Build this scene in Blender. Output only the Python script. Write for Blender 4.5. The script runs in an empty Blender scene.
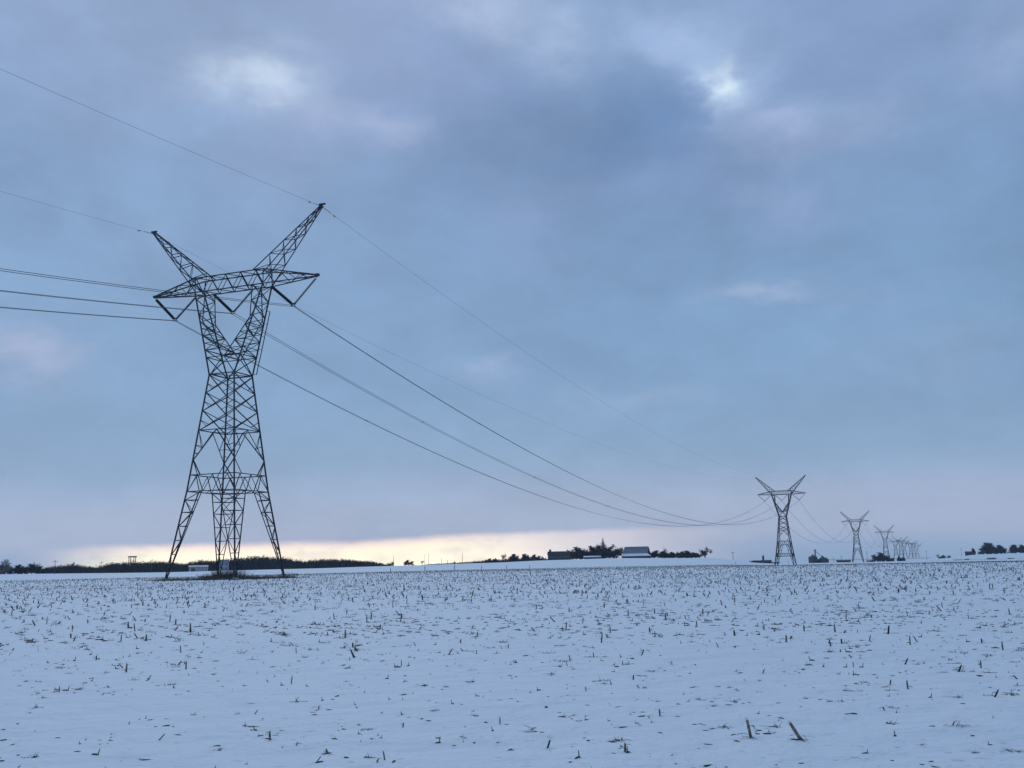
import bpy, math, random, bisect
from mathutils import Vector, Matrix, noise

random.seed(11)
C = bpy.context.scene.collection
sc = bpy.context.scene
R = math.radians

# ---------------------------------------------------------------- view basis
F, PITCH, ROLL = 1069.5, R(9.517), R(-1.125)
def bearing(px, py=560):
    """compass bearing (radians, 0 = +Y) of the direction a picture column looks in, at the skyline"""
    u = (px - 512) / F; v = (384 - py) / F
    c, s = math.cos(ROLL), math.sin(ROLL)
    x = c*u - s*v; w = s*u + c*v
    y = math.cos(PITCH) - w*math.sin(PITCH); z = math.sin(PITCH) + w*math.cos(PITCH)
    return math.atan2(x, y), math.atan2(z, math.hypot(x, y))

def ss(a, b, x):
    t = min(1, max(0, (x-a)/(b-a))); return t*t*(3-2*t)
def interp(tab, x):
    if x <= tab[0][0]: return tab[0][1]
    for (x0, y0), (x1, y1) in zip(tab, tab[1:]):
        if x <= x1:
            t = (x-x0)/(x1-x0); t = t*t*(3-2*t)
            return y0 + (y1-y0)*t
    return tab[-1][1]

# ---------------------------------------------------------------- terrain
EDGE = [(bearing(p)[0], h) for p, h in ((-80, -1.0), (0, -.9), (165, -1.9), (300, -1.2), (400, -.2), (480, .8), (560, 2.4), (610, 2.9),
        (700, 1.6), (760, -.2), (800, -1.9), (900, -2.2), (950, -1.6), (985, -.2), (1030, .4), (1100, .5))]
def ground(x, y):
    r = math.hypot(x, y); az = math.atan2(x, y)
    e = interp(EDGE, az)                       # skyline height above eye level, in 1/F radians
    right = ss(bearing(705)[0], bearing(790)[0], az)
    e_l = -1.6 if r < 60 else 0
    zl = interp(((0, -1.6), (60, -1.6), (160, -1.42), (380, -1.95), (900, 900*e/F), (1400, 1400*(e-1.2)/F), (6000, 6000*(e-2.0)/F)), r)
    kr = ss(bearing(912)[0], bearing(975)[0], az)
    zr = interp(((0, -1.6), (60, -1.6), (160, -1.5), (700, -4.8), (1235, -6.1), (1780, -8.3), (3000, 3000*e/F), (6000, 6000*(e-.8)/F)), r)
    if kr > 0:
        z2 = interp(((0, -1.6), (60, -1.6), (160, -1.5), (700, -4.2), (1150, -5.2), (1500, 1500*e/F), (2200, 2200*(e-1)/F), (6000, 6000*(e-2)/F)), r); zr += (z2-zr)*kr
    if abs(az) > R(60):
        k = ss(R(60), R(100), abs(az)); zl += (-1.6-zl)*k; zr += (-1.6-zr)*k
    z = zl + (zr-zl)*right
    nr = ss(400, 60, r)
    z += nr*(.075*noise.noise(Vector((x*.22, y*.22, 3))) + .032*noise.noise(Vector((x*.9, y*.9, 7)))*ss(120, 30, r))
    z += ss(60, 300, r)*.12*noise.noise(Vector((x*.02, y*.02, 1)))
    return z
def spot(px, r, dz=0.0):
    a = bearing(px)[0]; x, y = r*math.sin(a), r*math.cos(a)
    return Vector((x, y, ground(x, y)+dz))
GROUPED = {}

# ---------------------------------------------------------------- helpers
def lin(c):
    c = c/255; return c/12.92 if c <= .04045 else ((c+.055)/1.055)**2.4
def srgb(r, g, b): return (lin(r), lin(g), lin(b), 1)

class MB:
    def __init__(s): s.v = []; s.f = []; s.m = []
    def add(s, vs, fs, mi=0):
        n = len(s.v); s.v += [tuple(v) for v in vs]; s.f += [tuple(i+n for i in f) for f in fs]; s.m += [mi]*len(fs)
    def prism(s, a, b, prof, mi=0, up=None):
        a, b = Vector(a), Vector(b); d = (b-a)
        if d.length < 1e-6: return
        d.normalize(); up = Vector(up) if up else Vector((0, 0, 1))
        if abs(d.dot(up)) > .95: up = Vector((1, 0, 0)) if abs(d.x) < .9 else Vector((0, 1, 0))
        e1 = d.cross(up).normalized(); e2 = e1.cross(d)
        n = len(prof)
        vs = [a+e1*p+e2*q for p, q in prof] + [b+e1*p+e2*q for p, q in prof]
        fs = [(i, (i+1) % n, n+(i+1) % n, n+i) for i in range(n)] + [tuple(range(n))[::-1], tuple(range(n, 2*n))]
        s.add(vs, fs, mi)
    def bar(s, a, b, w, mi=0, up=None):          # steel angle section
        t = w*.22; h = w/2
        s.prism(a, b, [(-h, -h), (h, -h), (h, -h+t), (-h+t, -h+t), (-h+t, h), (-h, h)], mi, up)
    def box(s, lo, hi, mi=0):
        x0, y0, z0 = lo; x1, y1, z1 = hi
        s.add([(x0,y0,z0),(x1,y0,z0),(x1,y1,z0),(x0,y1,z0),(x0,y0,z1),(x1,y0,z1),(x1,y1,z1),(x0,y1,z1)],
              [(0,3,2,1),(4,5,6,7),(0,1,5,4),(1,2,6,5),(2,3,7,6),(3,0,4,7)], mi)
    def tube(s, pts, rad, n=4, mi=0, caps=True):
        """rad: number or list; one connected tube through pts"""
        pts = [Vector(p) for p in pts]; rs = rad if isinstance(rad, (list, tuple)) else [rad]*len(pts)
        base = len(s.v)
        up = Vector((0, 0, 1))
        for i, p in enumerate(pts):
            d = (pts[min(i+1, len(pts)-1)]-pts[max(i-1, 0)]).normalized()
            u = up if abs(d.z) < .95 else Vector((1, 0, 0))
            e1 = d.cross(u).normalized(); e2 = e1.cross(d)
            for k in range(n):
                a = 2*math.pi*(k+.5)/n
                s.v.append(tuple(p+(e1*math.cos(a)+e2*math.sin(a))*rs[i]))
        for i in range(len(pts)-1):
            for k in range(n):
                a0 = base+i*n+k; a1 = base+i*n+(k+1) % n
                s.f.append((a0, a1, a1+n, a0+n)); s.m.append(mi)
        if caps:
            s.f.append(tuple(base+k for k in range(n))[::-1]); s.m.append(mi)
            s.f.append(tuple(base+(len(pts)-1)*n+k for k in range(n))); s.m.append(mi)
    def lathe(s, a, b, prof, n=8, mi=0):
        """prof: list of (t along a-b 0..1, radius)"""
        a, b = Vector(a), Vector(b); s.tube([a.lerp(b, t) for t, _ in prof], [r for _, r in prof], n, mi)
    def mesh(s, name, mats, smooth=False):
        me = bpy.data.meshes.new(name); me.from_pydata(s.v, [], s.f)
        for m in (mats if isinstance(mats, (list, tuple)) else [mats]): me.materials.append(m)
        if any(s.m): me.polygons.foreach_set('material_index', s.m)
        if smooth: me.polygons.foreach_set('use_smooth', [True]*len(s.f))
        me.update(); return me
    def build(s, name, mats, parent=None, smooth=False):
        o = bpy.data.objects.new(name, s.mesh(name, mats, smooth)); C.objects.link(o); o.parent = parent
        return o
def tag(o, label=None, cat=None, group=None, kind=None):
    if label: o['label'] = label
    if cat: o['category'] = cat
    if group: o['group'] = group
    if kind: o['kind'] = kind
    return o
def empty(name, loc=(0, 0, 0), rz=0):
    o = bpy.data.objects.new(name, None); o.empty_display_size = .2; C.objects.link(o)
    o.location = loc; o.rotation_euler = (0, 0, rz); return o
def kids(o): return [c for c in C.objects if c.parent == o]
def copy_tree(o, parent=None):
    c = o.copy(); C.objects.link(c); c.parent = parent
    for ch in kids(o): copy_tree(ch, c)
    return c

# ---------------------------------------------------------------- materials
def newmat(name, rough=.8, metallic=0):
    m = bpy.data.materials.new(name); m.use_nodes = True; nt = m.node_tree
    b = nt.nodes['Principled BSDF']; b.inputs['Roughness'].default_value = rough; b.inputs['Metallic'].default_value = metallic
    return m, nt, b
def mottled(name, c1, c2, scale=3, rough=.8, metallic=0, detail=4, bump=0):
    m, nt, b = newmat(name, rough, metallic)
    tc = nt.nodes.new('ShaderNodeTexCoord'); n = nt.nodes.new('ShaderNodeTexNoise'); r = nt.nodes.new('ShaderNodeValToRGB')
    n.inputs['Scale'].default_value = scale; n.inputs['Detail'].default_value = detail
    nt.links.new(tc.outputs['Object'], n.inputs['Vector']); nt.links.new(n.outputs['Fac'], r.inputs['Fac'])
    r.color_ramp.elements[0].position = .35; r.color_ramp.elements[1].position = .65
    r.color_ramp.elements[0].color = (*c1, 1); r.color_ramp.elements[1].color = (*c2, 1)
    nt.links.new(r.outputs['Color'], b.inputs['Base Color'])
    if bump:
        bp = nt.nodes.new('ShaderNodeBump'); bp.inputs['Strength'].default_value = bump
        nt.links.new(n.outputs['Fac'], bp.inputs['Height']); nt.links.new(bp.outputs['Normal'], b.inputs['Normal'])
    return m
steel = mottled('weathered_steel', (.022, .025, .030), (.042, .045, .052), 1.5, .6, .1)
wire_m = mottled('aluminium_wire', (.03, .033, .04), (.05, .055, .06), .5, .55, .2)
insul = mottled('brown_glaze', (.010, .009, .011), (.02, .017, .019), 4, .5)
concrete = mottled('concrete', (.25, .24, .22), (.38, .37, .35), 5, .9)
bark = mottled('bark', (.022, .020, .020), (.045, .040, .038), 4, .95)
twig = mottled('bare_twigs', (.024, .023, .024), (.055, .048, .044), 2, .95)
twig_l = mottled('pale_twigs', (.13, .12, .11), (.22, .20, .185), 2, .95)
needle = mottled('spruce_needles', (.010, .016, .014), (.022, .032, .024), 3, .9)
wood = mottled('old_wood', (.05, .043, .038), (.10, .085, .07), 6, .9)
barnred = mottled('barn_boards', (.055, .018, .018), (.09, .028, .026), 2, .85)
darkwall = mottled('dark_siding', (.03, .028, .03), (.055, .05, .05), 1, .8)
roofmetal = mottled('metal_roof', (.13, .15, .18), (.20, .22, .25), .6, .5, .4)
roofdark = mottled('dark_shingles', (.025, .025, .03), (.045, .045, .05), 1, .9)
snowroof = mottled('snow_on_roof', (.70, .73, .78), (.80, .82, .86), 1, .7)
whitewall = mottled('white_siding', (.26, .28, .31), (.36, .38, .42), 1, .7)
binmetal = mottled('bin_metal', (.05, .055, .065), (.09, .095, .11), 1, .5, .4)
glass = mottled('window_glass', (.02, .025, .03), (.03, .035, .04), 1, .15)
stalk_m = mottled('corn_stalk', (.07, .055, .045), (.32, .26, .20), 26, .85)
stalk_d = mottled('rotten_stalk', (.015, .012, .012), (.06, .045, .036), 18, .9)
leaf_m = mottled('dry_corn_leaf', (.05, .042, .036), (.17, .14, .11), 14, .85)
weed_m = mottled('dead_weeds', (.05, .038, .032), (.15, .115, .09), 5, .9)

# snow ground
def snow_material():
    m, nt, b = newmat('snow', .65); N = nt.nodes; L = nt.links
    geo = N.new('ShaderNodeNewGeometry')
    def nz(scale, detail, rough=.55, vec=None):
        n = N.new('ShaderNodeTexNoise'); n.inputs['Scale'].default_value = scale; n.inputs['Detail'].default_value = detail
        n.inputs['Roughness'].default_value = rough; L.new(vec or geo.outputs['Position'], n.inputs['Vector']); return n.outputs['Fac']
    def ramp(fac, p0, p1, c0=0, c1=1):
        r = N.new('ShaderNodeMapRange'); r.inputs['From Min'].default_value = p0; r.inputs['From Max'].default_value = p1
        r.inputs['To Min'].default_value = c0; r.inputs['To Max'].default_value = c1; L.new(fac, r.inputs['Value']); return r.outputs[0]
    def mth(op, a, b_):
        q = N.new('ShaderNodeMath'); q.operation = op
        for i, v in enumerate((a, b_)):
            if isinstance(v, (int, float)): q.inputs[i].default_value = v
            else: L.new(v, q.inputs[i])
        return q.outputs[0]
    # thin crumbs of chaff and soil showing through the snow of the stubble field
    at = N.new('ShaderNodeAttribute'); at.attribute_name = 'stubble'
    fine = ramp(nz(9, 3, .6), .62, .72); clump = ramp(nz(.35, 3), .42, .66)
    crumbs = mth('MULTIPLY', mth('MULTIPLY', fine, clump), at.outputs['Fac'])
    rows = ramp(nz(1.3, 4, .7), .56, .74)
    crumbs2 = mth('MULTIPLY', mth('MULTIPLY', rows, .30), at.outputs['Fac'])
    dirt = mth('MINIMUM', mth('ADD', mth('MULTIPLY', crumbs, .62), mth('MULTIPLY', crumbs2, .35)), .8)
    big = ramp(nz(.05, 4), .3, .7)
    base = N.new('ShaderNodeMix'); base.data_type = 'RGBA'; L.new(big, base.inputs['Factor'])
    base.inputs['A'].default_value = (.79, .838, .858, 1); base.inputs['B'].default_value = (.83, .868, .88, 1)
    mx = N.new('ShaderNodeMix'); mx.data_type = 'RGBA'; L.new(dirt, mx.inputs['Factor'])
    L.new(base.outputs['Result'], mx.inputs['A']); mx.inputs['B'].default_value = (.10, .085, .08, 1)
    # grassy field margins and ditches far away
    at2 = N.new('ShaderNodeAttribute'); at2.attribute_name = 'verge'
    vg = mth('MULTIPLY', at2.outputs['Fac'], ramp(nz(.12, 4), .35, .6))
    mx2 = N.new('ShaderNodeMix'); mx2.data_type = 'RGBA'; L.new(vg, mx2.inputs['Factor'])
    L.new(mx.outputs['Result'], mx2.inputs['A']); mx2.inputs['B'].default_value = (.13, .12, .12, 1)
    L.new(mx2.outputs['Result'], b.inputs['Base Color'])
    h = mth('ADD', mth('MULTIPLY', nz(1.3, 4), .20), mth('MULTIPLY', nz(11, 4), .022))
    bp = N.new('ShaderNodeBump'); bp.inputs['Strength'].default_value = .8; bp.inputs['Distance'].default_value = 1
    L.new(h, bp.inputs['Height']); L.new(bp.outputs['Normal'], b.inputs['Normal'])
    b.inputs['Specular IOR Level'].default_value = .2
    return m
snow = snow_material()

EDGE_R = [(bearing(p)[0], r) for p, r in ((-60, 250), (0, 270), (160, 300), (300, 340), (500, 395), (700, 420), (800, 520), (1024, 620), (1100, 650))]
def field_edge(az): return interp(EDGE_R, az)
def build_ground():
    azs = []; a = -180.0
    while a < 180:
        azs.append(R(a)); a += .22 if abs(a+.01) < 40 else 3.0
    rs = [0.0]; r = .8
    while r < 5600: rs.append(r); r *= 1.022 if r > 200 else 1.018
    n = len(azs); vs = [(0, 0, -1.6)]; st = [1.0]; vgs = [0.0]
    for r in rs[1:]:
        for az in azs:
            x, y = r*math.sin(az), r*math.cos(az); vs.append((x, y, ground(x, y)))
            e = field_edge(az)
            st.append(1-ss(e-14, e, r))
            v = 0
            if az > bearing(830)[0]: v = max(v, .8*(ss(2350, 2500, r)-ss(2800, 2950, r)) if az < bearing(930)[0] else .7*(ss(1080, 1120, r)-ss(1150, 1190, r)))
            v = max(v, .12*ss(-6, 0, r-e)*(1-ss(0, 6, r-e)))
            vgs.append(v)
    fs = [(0, 1+(k+1) % n, 1+k) for k in range(n)]
    for i in range(len(rs)-2):
        b0 = 1+i*n; b1 = b0+n
        for k in range(n):
            k2 = (k+1) % n; fs.append((b0+k, b0+k2, b1+k2, b1+k))
    me = bpy.data.meshes.new('snow_field'); me.from_pydata(vs, [], fs); me.materials.append(snow)
    me.polygons.foreach_set('use_smooth', [True]*len(fs))
    for nm, d in (('stubble', st), ('verge', vgs)):
        at = me.attributes.new(nm, 'FLOAT', 'POINT'); at.data.foreach_set('value', d)
    me.update(); me.validate()
    if me.polygons[len(fs)//2].normal.z < 0: me.flip_normals()
    o = bpy.data.objects.new('snow_field', me); C.objects.link(o); tag(o, kind='structure')
build_ground()

# ---------------------------------------------------------------- lattice tower
T0 = Vector((-40.15, 150.7, -1.42)); YAW = R(21.92); SPAN = 545.0; PH = 10.275
LDIR = Vector((math.sin(YAW), math.cos(YAW), 0)); XDIR = Vector((math.cos(YAW), -math.sin(YAW), 0))
TZ = [-1.42, -1.42, -4.8, -6.0, -8.4, None, None, None, None]
TS = [1, 1, 1.04, 1.04, 1.065, .87, .82, .8, .8]     # standing heights differ along the row   # base height per tower; index 0 is behind the camera
HB = ((0, 5.7), (12.1, 3.95), (28.65, 2.13))
def hw(z):
    for (z0, h0), (z1, h1) in zip(HB, HB[1:]):
        if z <= z1: return h0+(h1-h0)*(z-z0)/(z1-z0)
    return 2.13
def V(*a): return Vector(a)
def L_(a, b, t): return Vector(a).lerp(Vector(b), t)
MW, BW, TW = .255, .115, .10

def lattice(mb, ca, cb, n, mw, bw, x=False, power=1.0, chords=True, posts=True):
    """four chords from ca[i] to cb[i], zigzag bracing on the four faces"""
    k = len(ca); ts = [(i/n)**power for i in range(n+1)]
    if chords:
        for a, b in zip(ca, cb): mb.bar(a, b, mw)
    for j in range(k):
        a0, b0, a1, b1 = ca[j], cb[j], ca[(j+1) % k], cb[(j+1) % k]
        for i in range(n):
            t0, t1 = ts[i], ts[i+1]
            if x or (i+j) % 2 == 0: mb.bar(L_(a0, b0, t0), L_(a1, b1, t1), bw)
            if x or (i+j) % 2 == 1: mb.bar(L_(a1, b1, t0), L_(a0, b0, t1), bw)
            if i and posts: mb.bar(L_(a0, b0, t0), L_(a1, b1, t0), bw*.8)

def make_tower():
    root = empty('transmission_tower', T0, -YAW)
    CR = [(1, 1), (-1, 1), (-1, -1), (1, -1)]
    # four legs
    for sx, sy in CR:
        m = MB(); foot = V(5.7*sx, 5.7*sy, .15); h = hw(12.1); top = V(h*sx, h*sy, 12.1)
        ix = V((h-2.45)*sx, h*sy, 12.1); iy = V(h*sx, (h-2.45)*sy, 12.1)
        m.bar(foot, top, MW)
        fx = foot+V(-.12*sx, 0, 0); fy = foot+V(0, -.12*sy, 0)
        m.bar(fx, ix, BW*1.15); m.bar(fy, iy, BW*1.15)
        ts = [.12, .28, .44, .60, .76, .9]
        for q in range(len(ts)):
            t = ts[q]; A = L_(foot, top, t); Bx = L_(fx, ix, t); By = L_(fy, iy, t)
            m.bar(A, Bx, BW*.9); m.bar(A, By, BW*.9); m.bar(Bx, By, BW*.7)
            t2 = ts[q+1] if q+1 < len(ts) else 1.0
            if q % 2: m.bar(A, L_(fx, ix, t2), BW*.8); m.bar(A, L_(fy, iy, t2), BW*.8)
            else: m.bar(Bx, L_(foot, top, t2), BW*.8); m.bar(By, L_(foot, top, t2), BW*.8)
        leg = m.build('leg', steel, root)
        fb = MB(); fb.tube([V(5.7*sx, 5.7*sy, -.9), V(5.7*sx, 5.7*sy, .28)], .42, 10); fb.build('footing', concrete, leg)
    # girt ring
    m = MB(); z0, z1 = 12.1, 14.4
    c0 = [V(sx*hw(z0), sy*hw(z0), z0) for sx, sy in CR]; c1 = [V(sx*hw(z1), sy*hw(z1), z1) for sx, sy in CR]
    for j in range(4):
        a0, a1, b0, b1 = c0[j], c0[(j+1) % 4], c1[j], c1[(j+1) % 4]
        m.bar(a0, b0, MW); m.bar(a0, a1, BW*1.1); m.bar(b0, b1, BW*1.1)
        n = 3
        for i in range(n):
            m.bar(L_(a0, a1, i/n), L_(b0, b1, (i+.5)/n), BW*.85); m.bar(L_(b0, b1, (i+.5)/n), L_(a0, a1, (i+1)/n), BW*.85)
        m.bar(L_(a0, a1, .5), L_(c0[(j+1) % 4], c0[(j+2) % 4], .5), BW*.8)
    m.build('girt_frame', steel, root)
    # open panel
    m = MB(); za, zj, zb = 14.4, 16.5, 20.7
    for j in range(4):
        (s0, t0), (s1, t1) = CR[j], CR[(j+1) % 4]
        a0 = V(s0*hw(za), t0*hw(za), za); a1 = V(s1*hw(za), t1*hw(za), za)
        b0 = V(s0*hw(zb), t0*hw(zb), zb); b1 = V(s1*hw(zb), t1*hw(zb), zb)
        j0 = V(s0*hw(zj), t0*hw(zj), zj); j1 = V(s1*hw(zj), t1*hw(zj), zj); mid = L_(b0, b1, .5)
        m.bar(a0, b0, MW); m.bar(b0, b1, BW*1.1)
        m.bar(mid, j0, BW*1.1); m.bar(mid, j1, BW*1.1)
        m.bar(j0, L_(a0, a1, .22), BW*1.1); m.bar(j1, L_(a1, a0, .22), BW*1.1)
        for jj, bb in ((j0, b0), (j1, b1)):
            p = L_(jj, bb, .5); q = L_(jj, mid, .42)
            m.bar(p, q, BW*.7); m.bar(q, bb, BW*.7); m.bar(L_(jj, bb, .25), L_(jj, mid, .2), BW*.7)
        m.bar(mid, L_(V(s1*hw(zb), t1*hw(zb), zb), V(CR[(j+2) % 4][0]*hw(zb), CR[(j+2) % 4][1]*hw(zb), zb), .5), BW*.7)
    m.build('open_panel', steel, root)
    # crossed body
    m = MB(); lv = [20.7, 23.5, 26.1, 28.65]
    for q in range(3):
        ca = [V(sx*hw(lv[q]), sy*hw(lv[q]), lv[q]) for sx, sy in CR]; cb = [V(sx*hw(lv[q+1]), sy*hw(lv[q+1]), lv[q+1]) for sx, sy in CR]
        lattice(m, ca, cb, 1, MW, BW*1.05, x=True)
        for j in range(4):          # redundant bars from the crossing to the legs
            mid = (ca[j]+ca[(j+1) % 4]+cb[j]+cb[(j+1) % 4])/4
            m.bar(L_(ca[j], cb[j], .5), L_(ca[j], cb[(j+1) % 4], .27), BW*.7)
            m.bar(L_(ca[(j+1) % 4], cb[(j+1) % 4], .5), L_(ca[(j+1) % 4], cb[j], .27), BW*.7)
    m.build('body', steel, root)
    # waist ring
    m = MB(); cw = [V(sx*2.13, sy*2.13, 28.65) for sx, sy in CR]
    for j in range(4): m.bar(cw[j]+V(0,0,.12), cw[(j+1) % 4]+V(0,0,.12), BW*1.4)
    m.bar(cw[0]+V(0,0,.1), cw[2]+V(0,0,.1), BW*.8); m.bar(cw[1]+V(0,0,.16), cw[3]+V(0,0,.16), BW*.8)
    m.build('waist_ring', steel, root)
    # fork arms
    zc = 31.3
    def outer(s, sy, z): t = (z-28.65)/(41.4-28.65); return V(s*(2.13+(5.9-2.13)*t), sy*(2.13+(1.1-2.13)*t), z)
    for s in (-1, 1):
        m = MB()
        O = {z: [outer(s, 1, z), outer(s, -1, z)] for z in (28.65, zc, 36.8, 41.4)}
        yw = abs(O[zc][0].y); I0 = [V(.1*s, yw, zc), V(.1*s, -yw, zc)]; yk = abs(O[36.8][0].y); I1 = [V(4.1*s, yk, 36.8), V(4.1*s, -yk, 36.8)]
        I2 = [V(4.1*s, 1.1, 41.4), V(4.1*s, -1.1, 41.4)]
        for q in (0, 1):
            m.bar(O[28.65][q], O[41.4][q], MW*.95)
            m.bar(O[28.65][q], I0[q], BW*1.2); m.bar(O[zc][q], I0[q], BW)
        m.bar(O[28.65][0], O[zc][1], BW); m.bar(O[28.65][1], O[zc][0], BW); m.bar(O[zc][0], O[zc][1], BW); m.bar(I0[0], I0[1], BW)
        lattice(m, [O[zc][0], O[zc][1], I0[1], I0[0]], [O[36.8][0], O[36.8][1], I1[1], I1[0]], 5, BW*1.4, BW*.95)
        lattice(m, [O[36.8][0], O[36.8][1], I1[1], I1[0]], [O[41.4][0], O[41.4][1], I2[1], I2[0]], 4, BW*1.4, BW*.95, posts=False)
        m.build('fork_arm', steel, root)
    # cross beam
    m = MB(); zl, zu = 41.4, 43.55
    lattice(m, [V(-5.9, 1.1, zl), V(-5.9, -1.1, zl), V(-5.9, -1.1, zu), V(-5.9, 1.1, zu)],
               [V(5.9, 1.1, zl), V(5.9, -1.1, zl), V(5.9, -1.1, zu), V(5.9, 1.1, zu)], 9, BW*1.5, BW*.95, posts=False)
    for s in (-1, 1):
        tip = V(14.35*s, 0, 41.75)
        ca = [V(5.9*s, 1.1, zl), V(5.9*s, -1.1, zl), V(5.9*s, -1.1, zu), V(5.9*s, 1.1, zu)]
        cb = [tip+V(0, .1, 0), tip+V(0, -.1, 0), tip+V(0, -.1, .12), tip+V(0, .1, .12)]
        lattice(m, ca, cb, 5, BW*1.4, BW*.85, posts=False)
        m.bar(ca[0], ca[3], BW*1.2); m.bar(ca[1], ca[2], BW*1.2)
        m.box((14.2*s-.22, -.22, 41.75), (14.2*s+.22, .22, 42.05))
    m.build('crossarm', steel, root)
    # horns carrying the shield wires
    for s in (-1, 1):
        m = MB(); tip = V(14.83*s, 0, 52.0)
        ca = [V(5.95*s, 1.1, 41.6), V(5.95*s, -1.1, 41.6), V(4.0*s, -1.1, 43.55), V(4.0*s, 1.1, 43.55)]
        cb = [tip+V(.1*s, .09, -.1), tip+V(.1*s, -.09, -.1), tip+V(-.1*s, -.09, .1), tip+V(-.1*s, .09, .1)]
        lattice(m, ca, cb, 10, BW*1.4, BW*.85, power=.85, posts=False)
        h = m.build('horn', steel, root)
        m = MB(); m.box((14.83*s-.5, -.14, 52.02), (14.83*s+.5, .14, 52.22)); m.tube([V(14.83*s, 0, 52.0), V(14.83*s, 0, 51.7)], .08, 6)
        m.build('wire_clamp', steel, h)
    # V strings and yokes
    for kx in (-1, 0, 1):
        bx = PH*kx; yoke = V(bx, 0, 38.12)
        if kx == 0: ends = [V(-3.75, 0, 41.3), V(3.75, 0, 41.3)]
        else: ends = [V(14.25*kx, 0, 41.7), V(6.3*kx, 0, 41.3)]
        if kx == 1: ends = ends[::-1]
        for qi, e in enumerate(ends):
            side = V(-.32 if e.x < bx else .32, 0, .1)
            b = yoke+side; d = e-b; ln = d.length; link = max(.5, ln-4.95)/ln
            a0 = e-d*link
            m = MB(); rr = .235 if qi == 0 else .19
            nd = 26; prof = []
            for i in range(nd):
                t = i/nd; prof += [(t, .05), (t+.25/nd, rr), (t+.55/nd, rr*.8), (t+.6/nd, .05)]
            prof.append((1, .05)); m.lathe(a0, b, prof, 8)
            st = m.build('insulator_string', insul, root)
            m = MB(); m.tube([e, a0], .035, 5); m.build('link_rod', steel, st)
        m = MB(); m.prism(yoke+V(-.42, 0, .05), yoke+V(.42, 0, .05), [(-.03, -.16), (.03, -.16), (.03, .1), (-.03, .1)])
        for dx_ in (-.23, .23):
            m.tube([yoke+V(dx_, 0, 0), V(bx+dx_, 0, 37.75)], .04, 5)
            for zz in (37.82,): m.tube([V(bx+dx_, -.28, zz), V(bx+dx_, .28, zz)], .055, 6)
        m.build('yoke_plate', steel, root)
    # lightning / climbing rail standing off the right fork arm
    m = MB(); a = outer(1, 1, 29.0)+V(.35, .35, 0); b = outer(1, 1, 37.9)+V(.35, .35, 0)
    m.bar(a, b, .14)
    for i in range(6):
        t = i/5; p = L_(a, b, t); m.bar(p, p-V(.33, .33, 0), .06)
    rail = m.build('climbing_rail', steel, root)
    return root, rail

root1, rail = make_tower()
tag(root1, 'nearest and by far the largest lattice power pylon, standing in dry weeds at the left', 'pylon', 'lattice power pylons in a row across the field')
TL = ['second pylon of the row, standing alone with its legs fully visible right of the farmstead',
      'third pylon of the row, standing between the grain bin and the dark round tree clump',
      'fourth pylon of the row, smaller and bluish, just behind the dark farm sheds',
      'fifth pylon of the row, faint with distance, first of the overlapping far group',
      'sixth pylon of the row, very faint, in the middle of the overlapping far group',
      'seventh pylon of the row, faintest lattice at the right end of the far group']
towers = [None, root1]
MW, BW = .42, .20                      # the farther towers are of a heavier build
far_root, far_rail = make_tower(); bpy.data.objects.remove(far_rail)
tag(far_root, TL[0], 'pylon', 'lattice power pylons in a row across the field')
LAT = [0, 0, 0, 0, 0, 0, 0, 0]
for i, lb in enumerate(TL):
    k = i+1
    p = T0+LDIR*SPAN*k
    if TZ[k+1] is None:
        TZ[k+1] = ground(p.x, p.y)
    t = far_root if i == 0 else copy_tree(far_root); t.location = (p.x, p.y, TZ[k+1]); t['label'] = lb; t.scale = (1, 1, TS[k+1])
    for ch in kids(t):
        if ch.name.startswith('climbing_rail'): bpy.data.objects.remove(ch)
    towers.append(t)
for px, rr_, hp, lb in ((896.5, 2650, 19.5, 'faint far pylon overlapping the fifth one from the left'), (905.5, 3000, 17, 'faint far pylon between the fifth and sixth'), (914.5, 3300, 15.5, 'faint far pylon squeezed into the right of the far group')):
    t = copy_tree(towers[5]); t.location = spot(px, rr_); k_ = hp*rr_/F/52.2; t.scale = (1.05, 1.05, k_); t['label'] = lb
# the second tower has one more ring low on its legs
m = MB()
for z in (5.6, 7.3):
    h = hw(z)
    c = [V(h, h, z), V(-h, h, z), V(-h, -h, z), V(h, -h, z)]
    for j in range(4): m.bar(c[j], c[(j+1) % 4], BW*1.3)
for j in range(4):
    (s0, t0), (s1, t1) = [(1, 1), (-1, 1), (-1, -1), (1, -1)][j], [(-1, 1), (-1, -1), (1, -1), (1, 1)][j]
    for i in range(6):
        a = L_(V(s0*hw(5.6), t0*hw(5.6), 5.6), V(s1*hw(5.6), t1*hw(5.6), 5.6), i/6); b = L_(V(s0*hw(7.3), t0*hw(7.3), 7.3), V(s1*hw(7.3), t1*hw(7.3), 7.3), (i+.5)/6)
        m.bar(a, b, BW)
m.build('lower_girt_frame', steel, towers[2])

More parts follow.
